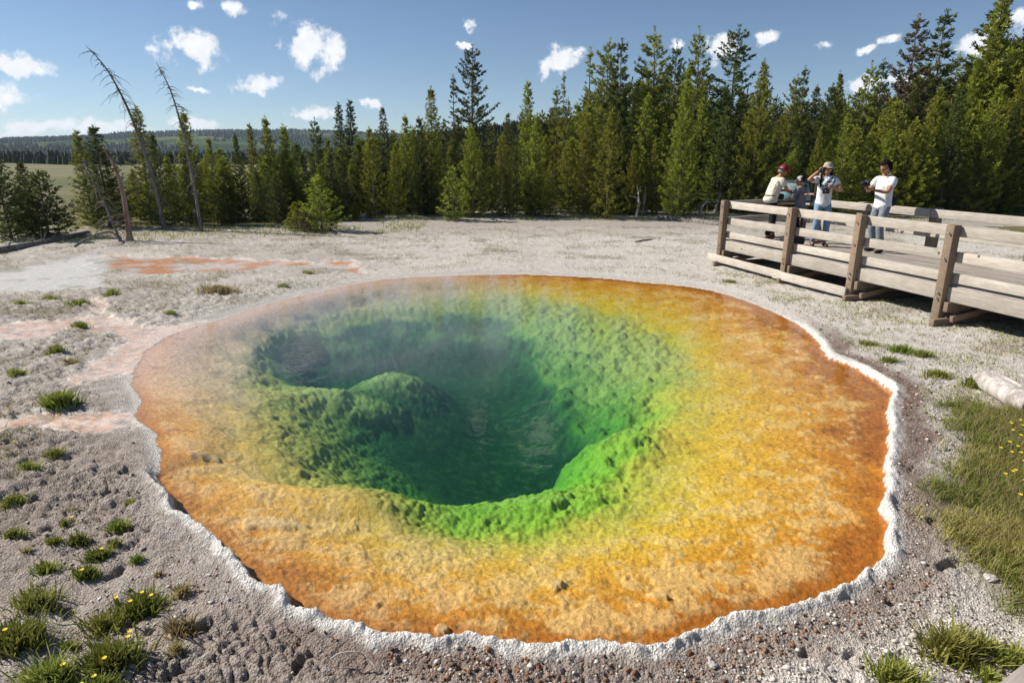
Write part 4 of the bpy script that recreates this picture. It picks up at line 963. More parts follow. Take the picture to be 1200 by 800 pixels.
def make_tuft(px, py, w_, L, nb, tint, label, group, seed, m=None, flowers=0, z=.05, name='grass_tuft', aspect=.7):
    r = np.random.default_rng(seed); c = un(px, py, z)
    rad = np.abs(r.normal(0, .5, nb)); an = r.uniform(0, 6.28, nb)
    ox = rad*np.cos(an)*w_; oy = rad*np.sin(an)*w_*aspect
    ox += w_*.35*fbm(ox+seed, oy, 9, 2, seed); xs = c[0]+ox; ys = c[1]+oy
    zc = float(height_at(np.array([c[0]]), np.array([c[1]]))[0])
    V, Fs, cc = blades(xs, ys, r, L, .0032+L*.014, .55, tint=tint, spread=(ox/w_*.35, oy/w_*.35))
    V -= np.array([c[0], c[1], zc])
    me = np_mesh(name, V, Fs, m or M_grass, cols={'tint': cc}, mesh_only=True)
    o = link(bpy.data.objects.new(name, me)); o.location = (c[0], c[1], zc); tag(o, label, 'grass tuft' if name == 'grass_tuft' else 'plant', group)
    for k in range(flowers):
        a = Acc(); fx, fy = r.normal(0, w_*.45), r.normal(0, w_*.4); fh = L*r.uniform(.85, 1.25); hr = .011
        a.tube([(fx, fy, .0), (fx+.01, fy, fh)], [.0018, .0014], 5, c=(.3,.3,.3,1)); st = a.obj('flower_stem', M_grass, o)
        b = Acc(); pet = 9
        for j in range(pet):
            t_ = j*6.283/pet; u_ = np.array([math.cos(t_), math.sin(t_), .25]); v_ = np.array([-math.sin(t_), math.cos(t_), 0])
            c0 = np.array([fx+.01, fy, fh]); b.add([c0, c0+u_*hr*.6+v_*hr*.4, c0+u_*hr*1.15, c0+u_*hr*.6-v_*hr*.4], [[0,1,2,3]])
        b.obj('flower_head', M_flower, o)
    return o
GT = 'grass tufts on the bare ground round the pool'
tufts = [  # px, py, half-width m, blade length, blades, tint, flowers, label
 (128,768,.17,.13,900,.30,3,'big green tuft with yellow flowers at the bottom left'),(58,790,.15,.12,560,.40,1,'green tuft with a single yellow flower at the very bottom left'),
 (20,745,.20,.12,850,.38,1,'sprawling green tuft cut off by the left edge near the bottom'),(40,700,.16,.09,520,.55,0,'yellowish tuft above the sprawling one at the left edge'),
 (162,702,.15,.11,760,.28,4,'dense green tuft topped by several yellow flowers'),(120,722,.13,.09,320,.6,0,'dry olive tuft between the two flowered tufts at bottom left'),
 (212,732,.10,.09,300,.75,0,'straw-coloured tuft nearest the white rim, bottom left'),(213,690,.09,.07,220,.8,0,'pale dry tuft above the straw-coloured one'),
 (205,755,.07,.06,120,.7,0,'low dry tuft right of the big flowered one'),(100,666,.09,.08,420,.22,1,'deep green tuft with a dark shadow, left foreground'),
 (115,644,.10,.075,420,.28,1,'round green tuft just behind the deep green one'),(138,614,.08,.07,420,.30,0,'green tuft leaning beside the cracked clods'),(134,632,.05,.05,160,.35,0,'little green tuft under the leaning one'),
 (159,652,.05,.05,240,.25,0,'small round green tuft alone in the cracked clods'),(52,660,.09,.065,300,.38,0,'flat bright tuft near the left edge'),(90,628,.08,.06,330,.30,0,'broad green tuft in the middle of the left foreground'),
 (62,630,.05,.055,230,.28,0,'compact tuft left of the broad green one'),(74,608,.05,.055,110,.55,1,'thin tuft holding one flower above the compact one'),(14,620,.09,.06,330,.42,0,'dark tuft at the left edge halfway down'),
 (152,587,.05,.045,160,.55,0,'small olive tuft close to the white rim'),(14,581,.12,.06,380,.42,0,'long low tuft at the left edge below the streams'),(34,545,.08,.06,220,.6,0,'brownish tuft below the lower stream'),
 (62,527,.09,.06,280,.55,0,'olive tuft beside the lower stream'),(84,590,.05,.04,80,.7,0,'wisp of dry grass on the grey ground'),(185,668,.04,.04,60,.75,0,'wisp of dry grass in the clods near the rim'),
 (112,800,.12,.1,420,.34,2,'flowered tuft cut off by the bottom edge'),(30,640,.05,.04,70,.7,0,'faint dry tuft left of the flat bright one'),(78,745,.06,.05,90,.65,0,'wispy tuft beside the dark hollow'),
 (70,473,.15,.13,900,.30,0,'dark green bush of grass between the two lower streams'),(66,414,.13,.09,500,.38,0,'olive green tuft on the bank between the streams'),
 (20,438,.12,.07,300,.48,0,'olive tuft at the left edge between the streams'),(94,381,.10,.10,520,.22,0,'neat green tuft in the middle of the pink stream'),
 (84,425,.11,.05,240,.72,0,'dry trailing edge of the olive bank tuft'),(200,369,.10,.07,240,.55,0,'brownish tuft on the bank above the overflow'),
 (256,342,.34,.12,1500,.72,0,'wide low mound of brown grass left of the pool'),(332,336,.10,.07,260,.45,0,'small dark tuft at the far left rim of the pool'),(362,321,.16,.07,320,.55,0,'flat dark tuft beyond the far left rim'),
 (130,345,.16,.10,420,.50,0,'reedy tuft beside the white pond'),(92,356,.2,.09,420,.45,0,'low green tuft between the white pond and the stream'),(60,350,.2,.07,330,.62,0,'dry reeds along the white pond'),(25,357,.2,.07,300,.62,0,'dry reeds at the left edge by the white pond'),
 (855,331,.17,.06,260,.45,0,'small bright tuft between the pool and the boardwalk end'),
 (1115,756,.17,.13,1000,.62,0,'tall brown and green tuft at the bottom right'),(1150,752,.10,.09,360,.55,0,'smaller tuft beside the tall brown one'),(1050,790,.15,.09,560,.5,0,'tuft cut off by the bottom edge, right of the rim'),
 (1190,765,.11,.09,420,.45,0,'tuft in the bottom right corner'),(1160,785,.10,.07,200,.5,0,'low tuft near the corner of the boardwalk'),
 (1056,413,.15,.09,520,.28,0,'bright green weeds right of the far right rim'),(1042,424,.12,.07,300,.30,0,'bright green tuft at the lip of the far right rim'),(1080,418,.15,.08,360,.42,0,'green weeds between the rim and the boardwalk'),
 (1018,404,.15,.06,240,.50,0,'sparse green weeds at the top of the right rim'),(1098,440,.2,.07,420,.45,0,'low green weeds left of the pale log'),
 (1140,452,.14,.1,420,.33,0,'green weeds against the end of the pale log'),
]
for k, (px, py, hw, L, nb, ti, fl, lab) in enumerate(tufts):
    s_ = 1.12 if py < 560 else .95
    make_tuft(px, py, hw*s_*.8, L*s_*.9, int(nb*1.25), ti, lab, GT, 500+k, flowers=fl, m=M_dry if ti > .65 else M_grass)
def scatter_grass(name, label, n, fn, ln, wd, lean, seed, m, tint=.45, tfn=None):
    r = np.random.default_rng(seed); xs, ys = fn(r, n)
    V, Fs, cc = blades(xs, ys, r, ln, wd, lean, tint=tint)
    if tfn is not None:
        d = np.repeat(tfn(xs, ys), 7); cc = cc.copy(); cc[:, :3] = np.clip(cc[:, :3]+d[:, None], 0, 1)
    tag(np_mesh(name, V, Fs, m, cols={'tint': cc}), label, 'grass', kind='stuff')
def inpoly(P):
    def f(r, n):
        lo, hi = P.min(0), P.max(0); hi = np.minimum(hi, [7.5, 9]); lo = np.maximum(lo, [-20, 1.2])
        xs = r.uniform(lo[0], hi[0], n); ys = r.uniform(lo[1], hi[1], n)
        d = sdist(xs+.15*fbm(xs, ys, 2, 3, 7), ys+.15*fbm(xs, ys, 2, 3, 9), P)
        k = (d > -.12) & (r.random(n) < np.clip(.12+d*2.2+.5*fbm(xs, ys, 3, 3, 77), 0, 1)); return xs[k], ys[k]
    return f
scatter_grass('meadow_grass', 'thick green and brown grass at the right edge of the pool clearing', 150000, inpoly(meadow_r), .085, .0028, .9, 31, M_grass, .30,
              lambda a_, b_: .8*sstep(-.15, .35, fbm(a_, b_, 1.3, 3, 411))-.1)
scatter_grass('meadow_straw', 'dry seed stalks standing among the green grass on the right', 45000, inpoly(meadow_r), .14, .0016, .7, 32, M_dry, .6)
def sparse(r, n):
    ys = r.uniform(4, 22, n); xs = r.uniform(-1, 1, n)*(ys*.9+1)
    de = field(xs, ys, dEfull); sf = field(xs, ys, strf)
    g = fbm(xs, ys, .9, 4, 241, .6)+.35*fbm(xs, ys, 4, 2, 421)
    k = (de < -.35) & (sf < .2) & (g > .05) & ~((xs > -4) & (xs < 2) & (ys < 6)); return xs[k], ys[k]
scatter_grass('sparse_grass', 'thin dry grass dotted over the white flats', 120000, sparse, .06, .004, .9, 33, M_dry, .30)
def rweeds(r, n):
    ys = r.uniform(4.5, 13, n); xs = r.uniform(2.5, 7.5, n); de = field(xs, ys, dEfull)
    g = fbm(xs, ys, 1.6, 3, 431)+.3*fbm(xs, ys, 7, 2, 433)
    k = (de < -.25) & (g > .12) & (xs > 3.2+(ys-5)*.12); return xs[k], ys[k]
scatter_grass('right_bank_weeds', 'patchy green weeds between the pool and the boardwalk', 40000, rweeds, .05, .003, .9, 34, M_grass, .35)
def under(r, n):
    ys = r.uniform(17.5, 30, n); xs = r.uniform(-22, 22, n); g = fbm(xs, ys, .5, 3, 441); th = 18.3+1.5*(xs > 0)*3.5+1.2*g
    lim = np.where(xs < -3, 17.6+(xs+12)*.25, 23.5)
    k = (ys > lim+g*1.5) & (g > -.15); return xs[k], ys[k]
scatter_grass('forest_edge_grass', 'low yellow-green grass along the foot of the pines', 38000, under, .13, .008, .8, 35, M_grass, .5)
# yellow flowers in the meadow at right
r = np.random.default_rng(3)
for k in range(16):
    px, py = [(1193,500),(1196,507),(1184,512),(1180,526),(1190,530),(1183,537),(1194,536),(1188,555),(1185,556),(1176,560),(1193,520),(1197,548),(1182,505),(1170,532),(1198,570),(1192,590)][k]
    q = un(px, py, .12); a = Acc(); zc = float(height_at(np.array([q[0]]), np.array([q[1]]))[0]); hh = .14
    a.tube([(0,0,0),(.006,0,hh)], [.002,.0015], 5, c=(.3,.3,.3,1)); o = empty('yellow_flower', (q[0], q[1], zc), label='small yellow flower standing in the grass by the right edge', cat='flower', group='yellow flowers in the right-hand grass')
    a.obj('stem', M_grass, o); b = Acc()
    for j in range(8):
        t_ = j*.785; u_ = np.array([math.cos(t_), math.sin(t_), .25]); v_ = np.array([-math.sin(t_), math.cos(t_), 0]); c0 = np.array([.006, 0, hh])
        b.add([c0, c0+u_*.008+v_*.006, c0+u_*.016, c0+u_*.008-v_*.006], [[0,1,2,3]])
    b.obj('flower_head', M_flower, o)
# ------------------------------------------------------------------ boardwalk
def wood_mat(name, a, b, sc=6):
    m = mat(name, rough=.88, spec=.15); t = NT(m); co = t.coord()
    at = t.attr('tint'); mp = t.node('ShaderNodeMapping'); mp.inputs['Scale'].default_value = (.12, 1, 1); t.L.new(co, mp.inputs[0])
    n = t.noise(sc*7, 6, .7, mp.outputs[0], .4); n2 = t.noise(2.2, 4, .6, co)
    c = t.mix(t.rng(n, .3, .7), a, b); c = t.mix(t.rng(n2, .35, .7, 0, .35), c, (.24,.20,.16))
    kn = t.vor(3.1, co); c = t.mix(t.math('LESS_THAN', kn, .055), c, (.09,.06,.04))
    c = t.mix(1.0, c, t.mix(at.outputs['Fac'], (.72,.71,.70), (1.22,1.2,1.18)), 'MULTIPLY')
    t.L.new(c, t.b.inputs['Base Color']); t.L.new(t.bump(n, .5, .006), t.b.inputs['Normal']); return m
M_rail = wood_mat('weathered_rail_wood', (.36,.325,.285), (.60,.555,.495))
M_floor = wood_mat('weathered_floor_wood', (.27,.24,.21), (.46,.42,.37))
M_post = wood_mat('brown_post_wood', (.17,.12,.08), (.33,.25,.18))
M_bolt = mat('galvanised_steel', (.35,.35,.35), .4, .5, Metallic=1.0)
BW0 = (4.65, 14.06); BWR = math.atan2(-.959, .282); BWW = 2.30; DZ = .60
def board(a, p0, p1, hh, th, c=None, rnd=random.Random(1), up=(0,0,1)):
    p0 = Vector(p0); p1 = Vector(p1); d = (p1-p0); L = d.length; d.normalize(); u = Vector(up); s_ = d.cross(u).normalized(); u = s_.cross(d)
    v = rnd.uniform(.15, .9) if c is None else c
    a.box(tuple((p0+p1)/2), (L, th, hh), np.array([d, s_, u]).T, (v, v, v, 1))
def boardwalk():
    rd = random.Random(4)
    root = empty('boardwalk', (*BW0, 0), BWR, label='raised wooden boardwalk with plank railings on the right side of the pool', cat='boardwalk')
    g = float(height_at(np.array([6.]), np.array([11.]))[0])-.02
    near = [0, 2.10, 3.73, 5.36, 7.0, 8.7, 10.4]; farp = [-.5, 1.25, 2.95, 4.75, 6.5, 8.3, 10.1]
    L0, L1 = -.12, 11.0
    a = Acc(); nbd = 16; bw = BWW/nbd
    for k in range(nbd):
        s = L0 - (.5*k/nbd); cuts = [s]
        q = s+rd.uniform(1.2, 3.4)
        while q < L1: cuts.append(q); q += rd.choice([2.4, 3.0, 3.6])
        cuts.append(L1)
        for i in range(len(cuts)-1):
            dz = rd.uniform(-.002, .002)
            board(a, (cuts[i]+.003, (k+.5)*bw, DZ-.02+dz), (cuts[i+1]-.003, (k+.5)*bw, DZ-.02+dz), .04, bw-.012, None, rd)
    a.obj('floor', M_floor, root, bevel=.004)
    def rail(name, y, z0, z1, cuts, th=.05, m=M_rail):
        for i in range(len(cuts)-1):
            b = Acc(); zm = (z0+z1)/2
            j = rd.uniform(-.006, .006)
            board(b, (cuts[i]+.006, y, zm+j), (cuts[i+1]-.006, y, zm+rd.uniform(-.006, .006)), z1-z0, th, None, rd)
            b.obj(name, m, root, bevel=.008)
    nc = [-.12, 3.73, 7.0, 11.0]; nc2 = [.0, 2.10, 5.36, 8.7, 11.0]
    rail('top_rail', .035, 1.275, 1.425, nc); rail('middle_rail', .035, .93, 1.075, nc2)
    rail('kick_board', .035, .640, .775, nc2, .05); rail('fascia_board', -.022, .385, .590, nc, .045)
    fc = [-.62, 2.95, 6.5, 11.0]
    rail('top_rail', BWW-.035, 1.275, 1.425, fc); rail('middle_rail', BWW-.035, .93, 1.075, fc); rail('kick_board', BWW-.035, .625, .72, fc, .05); rail('fascia_board', BWW+.022, .385, .59, fc, .045)
    # end railing across the deck
    e0, e1 = Vector((-.10, .07, 0)), Vector((-.58, BWW-.07, 0))
    for n_, z0, z1 in (('end_rail', 1.28, 1.42), ('end_rail', .93, 1.07), ('end_board', .39, .59)):
        b = Acc(); zm = (z0+z1)/2; board(b, (e0.x, e0.y, zm), (e1.x, e1.y, zm), z1-z0, .045, None, rd); b.obj(n_, M_rail, root, bevel=.006)
    b = Acc(); board(b, (-.28, -.19, .21), (2.17, -.185, .20), .15, .045, .9, rd); b.obj('brace_board', M_rail, root, bevel=.006)
    b = Acc(); board(b, (2.0, -.25, .20), (3.75, -.185, .19), .15, .045, .85, rd); b.obj('brace_board', M_rail, root, bevel=.006)
    for i, s in enumerate(near):
        b = Acc(); lean = rd.uniform(-.015, .015)
        board(b, (s, -.075, g-.1), (s+lean, -.070, 1.44), .125, .13, None, rd, up=(1,0,0)); p = b.obj('post', M_post, root, bevel=.008)
        bl = Acc()
        for z_ in (1.33, .98, .50, .42):
            bl.tube([(s, -.155, z_), (s, -.175, z_)], [.014, .014], 8)
        bl.obj('bolt', M_bolt, p)
        b = Acc(); board(b, (s+.11, -.30, g+.06), (s+.11, BWW+.2, g+.06), .12, .07, .3, rd); b.obj('sill_beam', M_post, root, bevel=.006)
        b = Acc(); board(b, (s+.11, -.10, .31), (s+.11, BWW+.05, .31), .14, .07, .3, rd); b.obj('cross_beam', M_post, root, bevel=.006)
        b = Acc(); board(b, (s+.19, -.05, g+.12), (s+.19, .95, .30), .09, .05, .6, rd); b.obj('diagonal_brace', M_post, root, bevel=.005)
        b = Acc(); board(b, (s+.10, .10, g), (s+.10, .10, .38), .10, .09, .2, rd, up=(1,0,0)); b.obj('leg', M_post, root, bevel=.005)
    for s in farp:
        b = Acc(); board(b, (s, BWW+.085, g-.1), (s, BWW+.085, 1.44), .15, .15, None, rd, up=(1,0,0)); b.obj('post', M_post, root, bevel=.008)
    for y_ in (.25, .9, 1.5, 2.1):
        b = Acc(); board(b, (L0+.02, y_, .475), (L1, y_, .475), .185, .05, .3, rd); b.obj('joist', M_post, root)
    return root
BW = boardwalk()
def bwp(s, w_, z=0.0):
    c, s_ = math.cos(BWR), math.sin(BWR); return (BW0[0]+c*s-s_*w_, BW0[1]+s_*s+c*w_, z)
def platform():
    rd = random.Random(9); root = empty('viewing_platform', (1.66, 1.79, 0), math.atan2(.5, .86), label='corner of grey planked platform in the bottom right corner of the photo', cat='platform')
    a = Acc()
    for k in range(14):
        x0 = -1.6 if k > 0 else -.02
        board(a, (-2.2, -.07-.145*k, .58), (6.3, -.07-.145*k, .58), .04, .133, None, rd)
    a.obj('floor', M_floor, root, bevel=.004)
    b = Acc(); board(b, (-2.2, -.03, .46), (6.3, -.03, .46), .18, .045, .5, rd); b.obj('fascia_board', M_rail, root, bevel=.005)
    for s in (-2., 0., 2., 4., 6.):
        for y_ in (-.2, -1.9):
            b = Acc(); board(b, (s, y_, -.05), (s, y_, .53), .14, .14, .4, rd, up=(1,0,0)); b.obj('leg', M_post, root, bevel=.006)
platform()

# information panel
def sign():
    p = bwp(-.22, 1.80, DZ); root = empty('information_panel', p, math.radians(-8), label='tilted information panel with pale blue picture between the red-hatted man and the child', cat='sign')
    fr = mat('brown_steel', (.035,.028,.025), .5, .4)
    q = Quaternion((1,0,0), math.radians(52)); M3 = np.array(q.to_matrix())
    a = Acc(); a.box((0,0,1.0), (.80,.62,.035), M3); a.obj('frame', fr, root, bevel=.006)
    m = mat('printed_panel', rough=.35, spec=.4); t = NT(m); co = t.coord('Generated')
    s_ = t.node('ShaderNodeSeparateXYZ'); t.L.new(co, s_.inputs[0])
    n = t.noise(5, 4, .6, co); c = t.mix(t.rng(n, .35, .65), (.16,.22,.22), (.36,.44,.42))
    low = t.math('LESS_THAN', s_.outputs[1], .38); c = t.mix(t.math('MULTIPLY', low, .8), c, (.20,.42,.46))
    c = t.mix(t.math('MULTIPLY', t.math('GREATER_THAN', s_.outputs[1], .84), .9), c, (.05,.055,.05)); t.L.new(c, t.b.inputs['Base Color'])
    off = M3@np.array([0,0,.021]); a = Acc(); a.box(np.array([0,0,1.0])+off, (.72,.54,.006), M3); a.obj('printed_face', m, root)
    # small dark picture and lines of text (too small in the photo to read) on the face
    a = Acc()
    for (u, v, w_, h_) in [(.20,.08,.22,.16)]: a.box(np.array([0,0,1.0])+M3@np.array([u,v,.0265]), (w_,h_,.004), M3)
    a.obj('picture', mat('dark_print', (.05,.06,.05), .4), root)
    for s in (-.3, .3):
        a = Acc(); a.tube([(s,.08,0),(s,.08,.98)], [.035,.035], 10); a.obj('leg', fr, root, smooth=True)
sign()

# ------------------------------------------------------------------ people
def skin_mesh(verts, edges, radii, levels=1, root_i=0):
    me = bpy.data.meshes.new('tmp'); me.from_pydata([tuple(v) for v in verts], edges, []); o = bpy.data.objects.new('tmp', me); col.objects.link(o)
    sk = o.modifiers.new('skin', 'SKIN'); sk.use_smooth_shade = True
    ss = o.modifiers.new('sub', 'SUBSURF'); ss.levels = levels; ss.render_levels = levels
    if not me.skin_vertices: me.skin_vertices.new()
    for i, r_ in enumerate(radii):
        sv = me.skin_vertices[0].data[i]; sv.radius = r_ if hasattr(r_, '__len__') else (r_, r_); sv.use_root = (i == root_i)
    dg = bpy.context.evaluated_depsgraph_get(); ev = o.evaluated_get(dg); m2 = ev.to_mesh()
    V = np.array([v.co[:] for v in m2.vertices]); Fs = [list(p.vertices) for p in m2.polygons]; ev.to_mesh_clear()
    bpy.data.objects.remove(o); bpy.data.meshes.remove(me)
    return V, Fs
class Sh:
    """gather shapes of one continuous mesh"""
    def __init__(s): s.V = []; s.F = []; s.n = 0
    def add(s, V, Fs): s.V += [tuple(v) for v in V]; s.F += [[i+s.n for i in f] for f in Fs]; s.n += len(V); return s
    def obj(s, name, m, parent=None, solid=0):
        me = bpy.data.meshes.new(name); me.from_pydata(s.V, [], s.F); me.materials.append(m)
        me.polygons.foreach_set('use_smooth', np.ones(len(me.polygons), dtype=bool)); me.update()
        o = link(bpy.data.objects.new(name, me), parent)
        if solid: q = o.modifiers.new('s', 'SOLIDIFY'); q.thickness = solid; q.offset = 1
        return o
def sphere(nu=20, nv=14):
    V = []; Fs = []
    for i in range(nv+1):
        th = math.pi*i/nv
        for j in range(nu): ph = 2*math.pi*j/nu; V.append((math.sin(th)*math.cos(ph), math.sin(th)*math.sin(ph), math.cos(th)))
    for i in range(nv):
        for j in range(nu): Fs.append([i*nu+j, (i+1)*nu+j, (i+1)*nu+(j+1) % nu, i*nu+(j+1) % nu])
    return np.array(V), Fs
def lathe(prof, n=24):
    V = []; Fs = []
    for (r_, z_) in prof:
        for j in range(n): a_ = 2*math.pi*j/n; V.append((r_*math.cos(a_), r_*math.sin(a_), z_))
    for i in range(len(prof)-1):
        for j in range(n): Fs.append([i*n+j, i*n+(j+1) % n, (i+1)*n+(j+1) % n, (i+1)*n+j])
    return np.array(V), Fs
M_skin = mat('skin', (.50,.27,.18), .55, .3, **{'Subsurface Weight': .08}); M_skin2 = mat('tanned_skin', (.40,.20,.12), .55, .3, **{'Subsurface Weight': .08})
M_hair = mat('black_hair', (.012,.009,.008), .9, .1); M_grey = mat('grey_hair', (.25,.23,.21), .6); M_eye = mat('dark_eye', (.02,.015,.012), .25, .5)
M_glass = mat('dark_lens', (.01,.01,.012), .12, .6); M_black = mat('black_plastic', (.015,.015,.016), .35, .5); M_silver = mat('silver_metal', (.6,.6,.6), .3, .5, Metallic=.8)
def cloth(name, c, sc=30):
    m = mat(name, c, .9, .1); t = NT(m); n = t.noise(9, 4, .6, t.coord()); t.L.new(t.mix(t.rng(n, .3, .7, 0, 1), tuple(v*.86 for v in c), tuple(min(.95, v*1.08) for v in c)), t.b.inputs['Base Color'])
    t.L.new(t.bump(t.noise(11, 3, .5, t.coord(), .6), .8, .03), t.b.inputs['Normal']); return m
def ik(a, b, l1, l2, pole):
    a, b, pole = Vector(a), Vector(b), Vector(pole); d = b-a; L = min(d.length, (l1+l2)*.995); d.normalize(); b = a+d*L
    x_ = (l1*l1-l2*l2+L*L)/(2*L); h_ = math.sqrt(max(0, l1*l1-x_*x_)); p = (pole-d*pole.dot(d)).normalized()
    return a+d*x_+p*h_, b
def hand(sh, wrist, d, nrm, k, side, curl=.6):
    """palm and five curled fingers; d: direction of the hand, nrm: direction the palm faces"""
    d = Vector(d).normalized(); nrm = Vector(nrm); nrm = (nrm-d*nrm.dot(d)).normalized(); s_ = d.cross(nrm)*side
    V, Fs = sphere(12, 8); R3 = np.array([s_*.040*k, d*.052*k, nrm*.016*k]); c = Vector(wrist)+d*.045*k
    sh.add(V@R3+np.array(c), Fs)
    for i, (off, L) in enumerate([(-.029,.066),(-.010,.076),(.010,.072),(.028,.058)]):
        p = c+s_*off*k+d*.036*k; pts = [p-d*.012*k]; dd = d.copy(); q = p
        for j, f in enumerate((.42,.32,.26)):
            q = q+dd*L*k*f; pts.append(q.copy()); dd = (dd*math.cos(curl)+nrm*math.sin(curl)).normalized() if True else dd
            n2 = nrm; 
        V, Fq = tube(pts, np.array([.0095,.0090,.0080,.0062])*k, 7); n_ = len(pts)
        sh.add(V, [list(f) for f in Fq]+[[(n_-1)*7+m_ for m_ in range(7)]])
    p = c-s_*.034*k-d*.018*k; q1 = p-s_*.020*k+d*.022*k+nrm*.012*k; q2 = q1+d*.026*k+nrm*.014*k-s_*.004*k
    V, Fq = tube([p, q1, q2], np.array([.013,.011,.007])*k, 7); sh.add(V, [list(f) for f in Fq]+[[14+m_ for m_ in range(7)]])
def person(label, loc, face, h, lean=0, headpitch=0, headyaw=0, arms=None, feet=None, skin=M_skin, shirt=None, trousers=None, shoes=None, female=False, sleeve=.55, belly=1.0):
    k = h/1.72
    root = None
    Rl = Matrix.Rotation(-lean, 3, 'X')
    pel = Vector((0, 0, .93*k))
    def up(z_, y_=0, x_=0): return pel+Rl@Vector((x_*k, y_*k, z_*k))
    if lean: pel = pel+Vector((0, -.06*k*math.sin(lean)*2, 0))
    sw = .165 if female else .185
    belly_, chest, nb_, neck = up(.14, 0), up(.34, .0), up(.475, -.01), up(.53, .005)
    hc = neck+Rl@Vector((0, .03*k, .105*k))
    sh = Sh()
    # head orientation: x right, y forward, z up (person frame)
    Rh = (Matrix.Rotation(headyaw, 3, 'Z')@Matrix.Rotation(-headpitch, 3, 'X'))
    feet = feet or {'L': (-.10, .02), 'R': (.10, -.02)}
    J = {}; verts = [pel, belly_, chest, nb_, neck, neck+(hc-neck)*.55]; rad = [(.125*k,.095*k), (.11*k*belly,.085*k*belly), (.125*k,.09*k), (.070*k,.055*k), .050*k, .052*k]; ed = [(0,1),(1,2),(2,3),(3,4),(4,5)]
    for s, sx in (('L', -1), ('R', 1)):
        shd = up(.425, -.01, sx*sw); tgt, pole, hd, pn_ = arms[s]
        tgt = Vector(tgt)*k; el, wr = ik(shd, tgt, .285*k, .255*k, pole)
        i = len(verts); verts += [up(.44, -.01, sx*sw*.5), shd, shd*.5+el*.5, el, el*.5+wr*.5, wr]
        rad += [.052*k, .050*k, .044*k, .038*k, .034*k, .025*k]; ed += [(3, i), (i, i+1), (i+1, i+2), (i+2, i+3), (i+3, i+4), (i+4, i+5)]
        fx, fy = feet[s]; hip = pel+Vector((sx*.085*k, 0, -.03*k)); ank = Vector((fx*k, fy*k-.02*k, .075*k)); kn, ank = ik(hip, ank, .425*k, .43*k, (0, 1, 0))
        j = len(verts); verts += [hip, hip*.5+kn*.5, kn, kn*.5+ank*.5, ank, ank+Vector((sx*.02*k, .10*k, -.035*k)), ank+Vector((sx*.03*k, .17*k, -.05*k))]
        rad += [.088*k, .078*k, .056*k, .054*k, .036*k, .034*k, .024*k]; ed += [(0, j)]+[(j+m_, j+m_+1) for m_ in range(6)]
        J[s] = dict(sh=shd, el=el, wr=wr, hip=hip, kn=kn, ank=ank, hd=hd, pn=pn_)
    V, Fs = skin_mesh(verts, ed, rad, 1); sh.add(V, Fs)
    for s, sg in (('L', -1), ('R', 1)): hand(sh, J[s]['wr'], J[s]['hd'] or (J[s]['wr']-J[s]['el']), J[s]['pn'], k, sg)
    V, Fs = sphere(28, 20); V = V.copy(); x_, y_, z_ = V[:, 0], V[:, 1], V[:, 2]
    jaw = np.clip(-z_, 0, 1); hx_ = x_*(1-.30*jaw**1.5)*.076; hy_ = y_*.098*(1-.10*jaw)+.010*jaw; hz_ = z_*.118
    front = np.clip(y_, 0, 1)
    def bumpf(cx, cz, sx_, sz, am): return am*np.exp(-((x_-cx)/sx_)**2-((z_-cz)/sz)**2)*(front > .2)
    hy_ = hy_+bumpf(0, -.12, .16, .20, .018)+bumpf(0, -.22, .14, .10, .012)-bumpf(.38, .05, .22, .13, .007)-bumpf(-.38, .05, .22, .13, .007)+bumpf(0, -.50, .30, .06, .005)-bumpf(0, -.56, .26, .025, .004)+bumpf(0, -.62, .26, .05, .005)+bumpf(0, -.88, .30, .12, .008)
    HV = np.stack([hx_, hy_, hz_], 1)*k; R9 = np.array(Rh); sh.add(HV@R9.T+np.array(hc), Fs)
    for sx in (-1, 1):
        V, Fs = sphere(8, 6); sh.add((V*np.array([.010,.020,.032])*k+np.array([sx*.076*k, -.008*k, -.005*k]))@R9.T+np.array(hc), Fs)
    body = sh.obj('person', skin); body.location = loc; body.rotation_euler = (0, 0, face); tag(body, label, 'person')
    for sx in (-1, 1):
        e = Sh(); V, Fs = sphere(8, 6); e.add((V*.0095*k+np.array([sx*.030*k, .086*k, .006*k]))@R9.T+np.array(hc), Fs); e.obj('eye', M_eye, body)
    lip = Sh(); V, Fs = sphere(10, 6); lip.add((V*np.array([.022,.006,.007])*k+np.array([0, .094*k, -.062*k]))@R9.T+np.array(hc), Fs); lip.obj('lips', mat('lips', (.42,.14,.11), .5), body)
    # shirt
    g = 1.16
    vs_ = [up(-.155), up(.0), up(.17), chest, up(.445, -.008), up(.485, -.01)]; rs = [(.185*k*belly,.150*k*belly), (.180*k*belly,.140*k*belly), (.172*k*belly,.130*k*belly), (.182*k,.138*k), (.125*k,.10*k), (.078*k,.072*k)]; es = [(0,1),(1,2),(2,3),(3,4),(4,5)]
    if female: rs[3] = (.175*k,.155*k); rs[1] = (.165*k,.13*k); rs[2] = (.158*k,.125*k)
    for s, sx in (('L', -1), ('R', 1)):
        i = len(vs_); a_, b_ = J[s]['sh'], J[s]['el']
        vs_ += [up(.43, -.01, sx*sw*.55), a_, a_+(b_-a_)*sleeve*.6, a_+(b_-a_)*sleeve]; rs += [.080*k, .078*k, .072*k, .070*k]; es += [(3, i), (i, i+1), (i+1, i+2), (i+2, i+3)]
    V, Fs = skin_mesh(vs_, es, rs, 2, 2); Sh().add(V, Fs).obj('shirt', shirt, body)
    vs_ = [up(.06), pel+Vector((0, 0, -.03*k))]; rs = [(.150*k,.115*k), (.160*k,.125*k)]; es = [(0,1)]
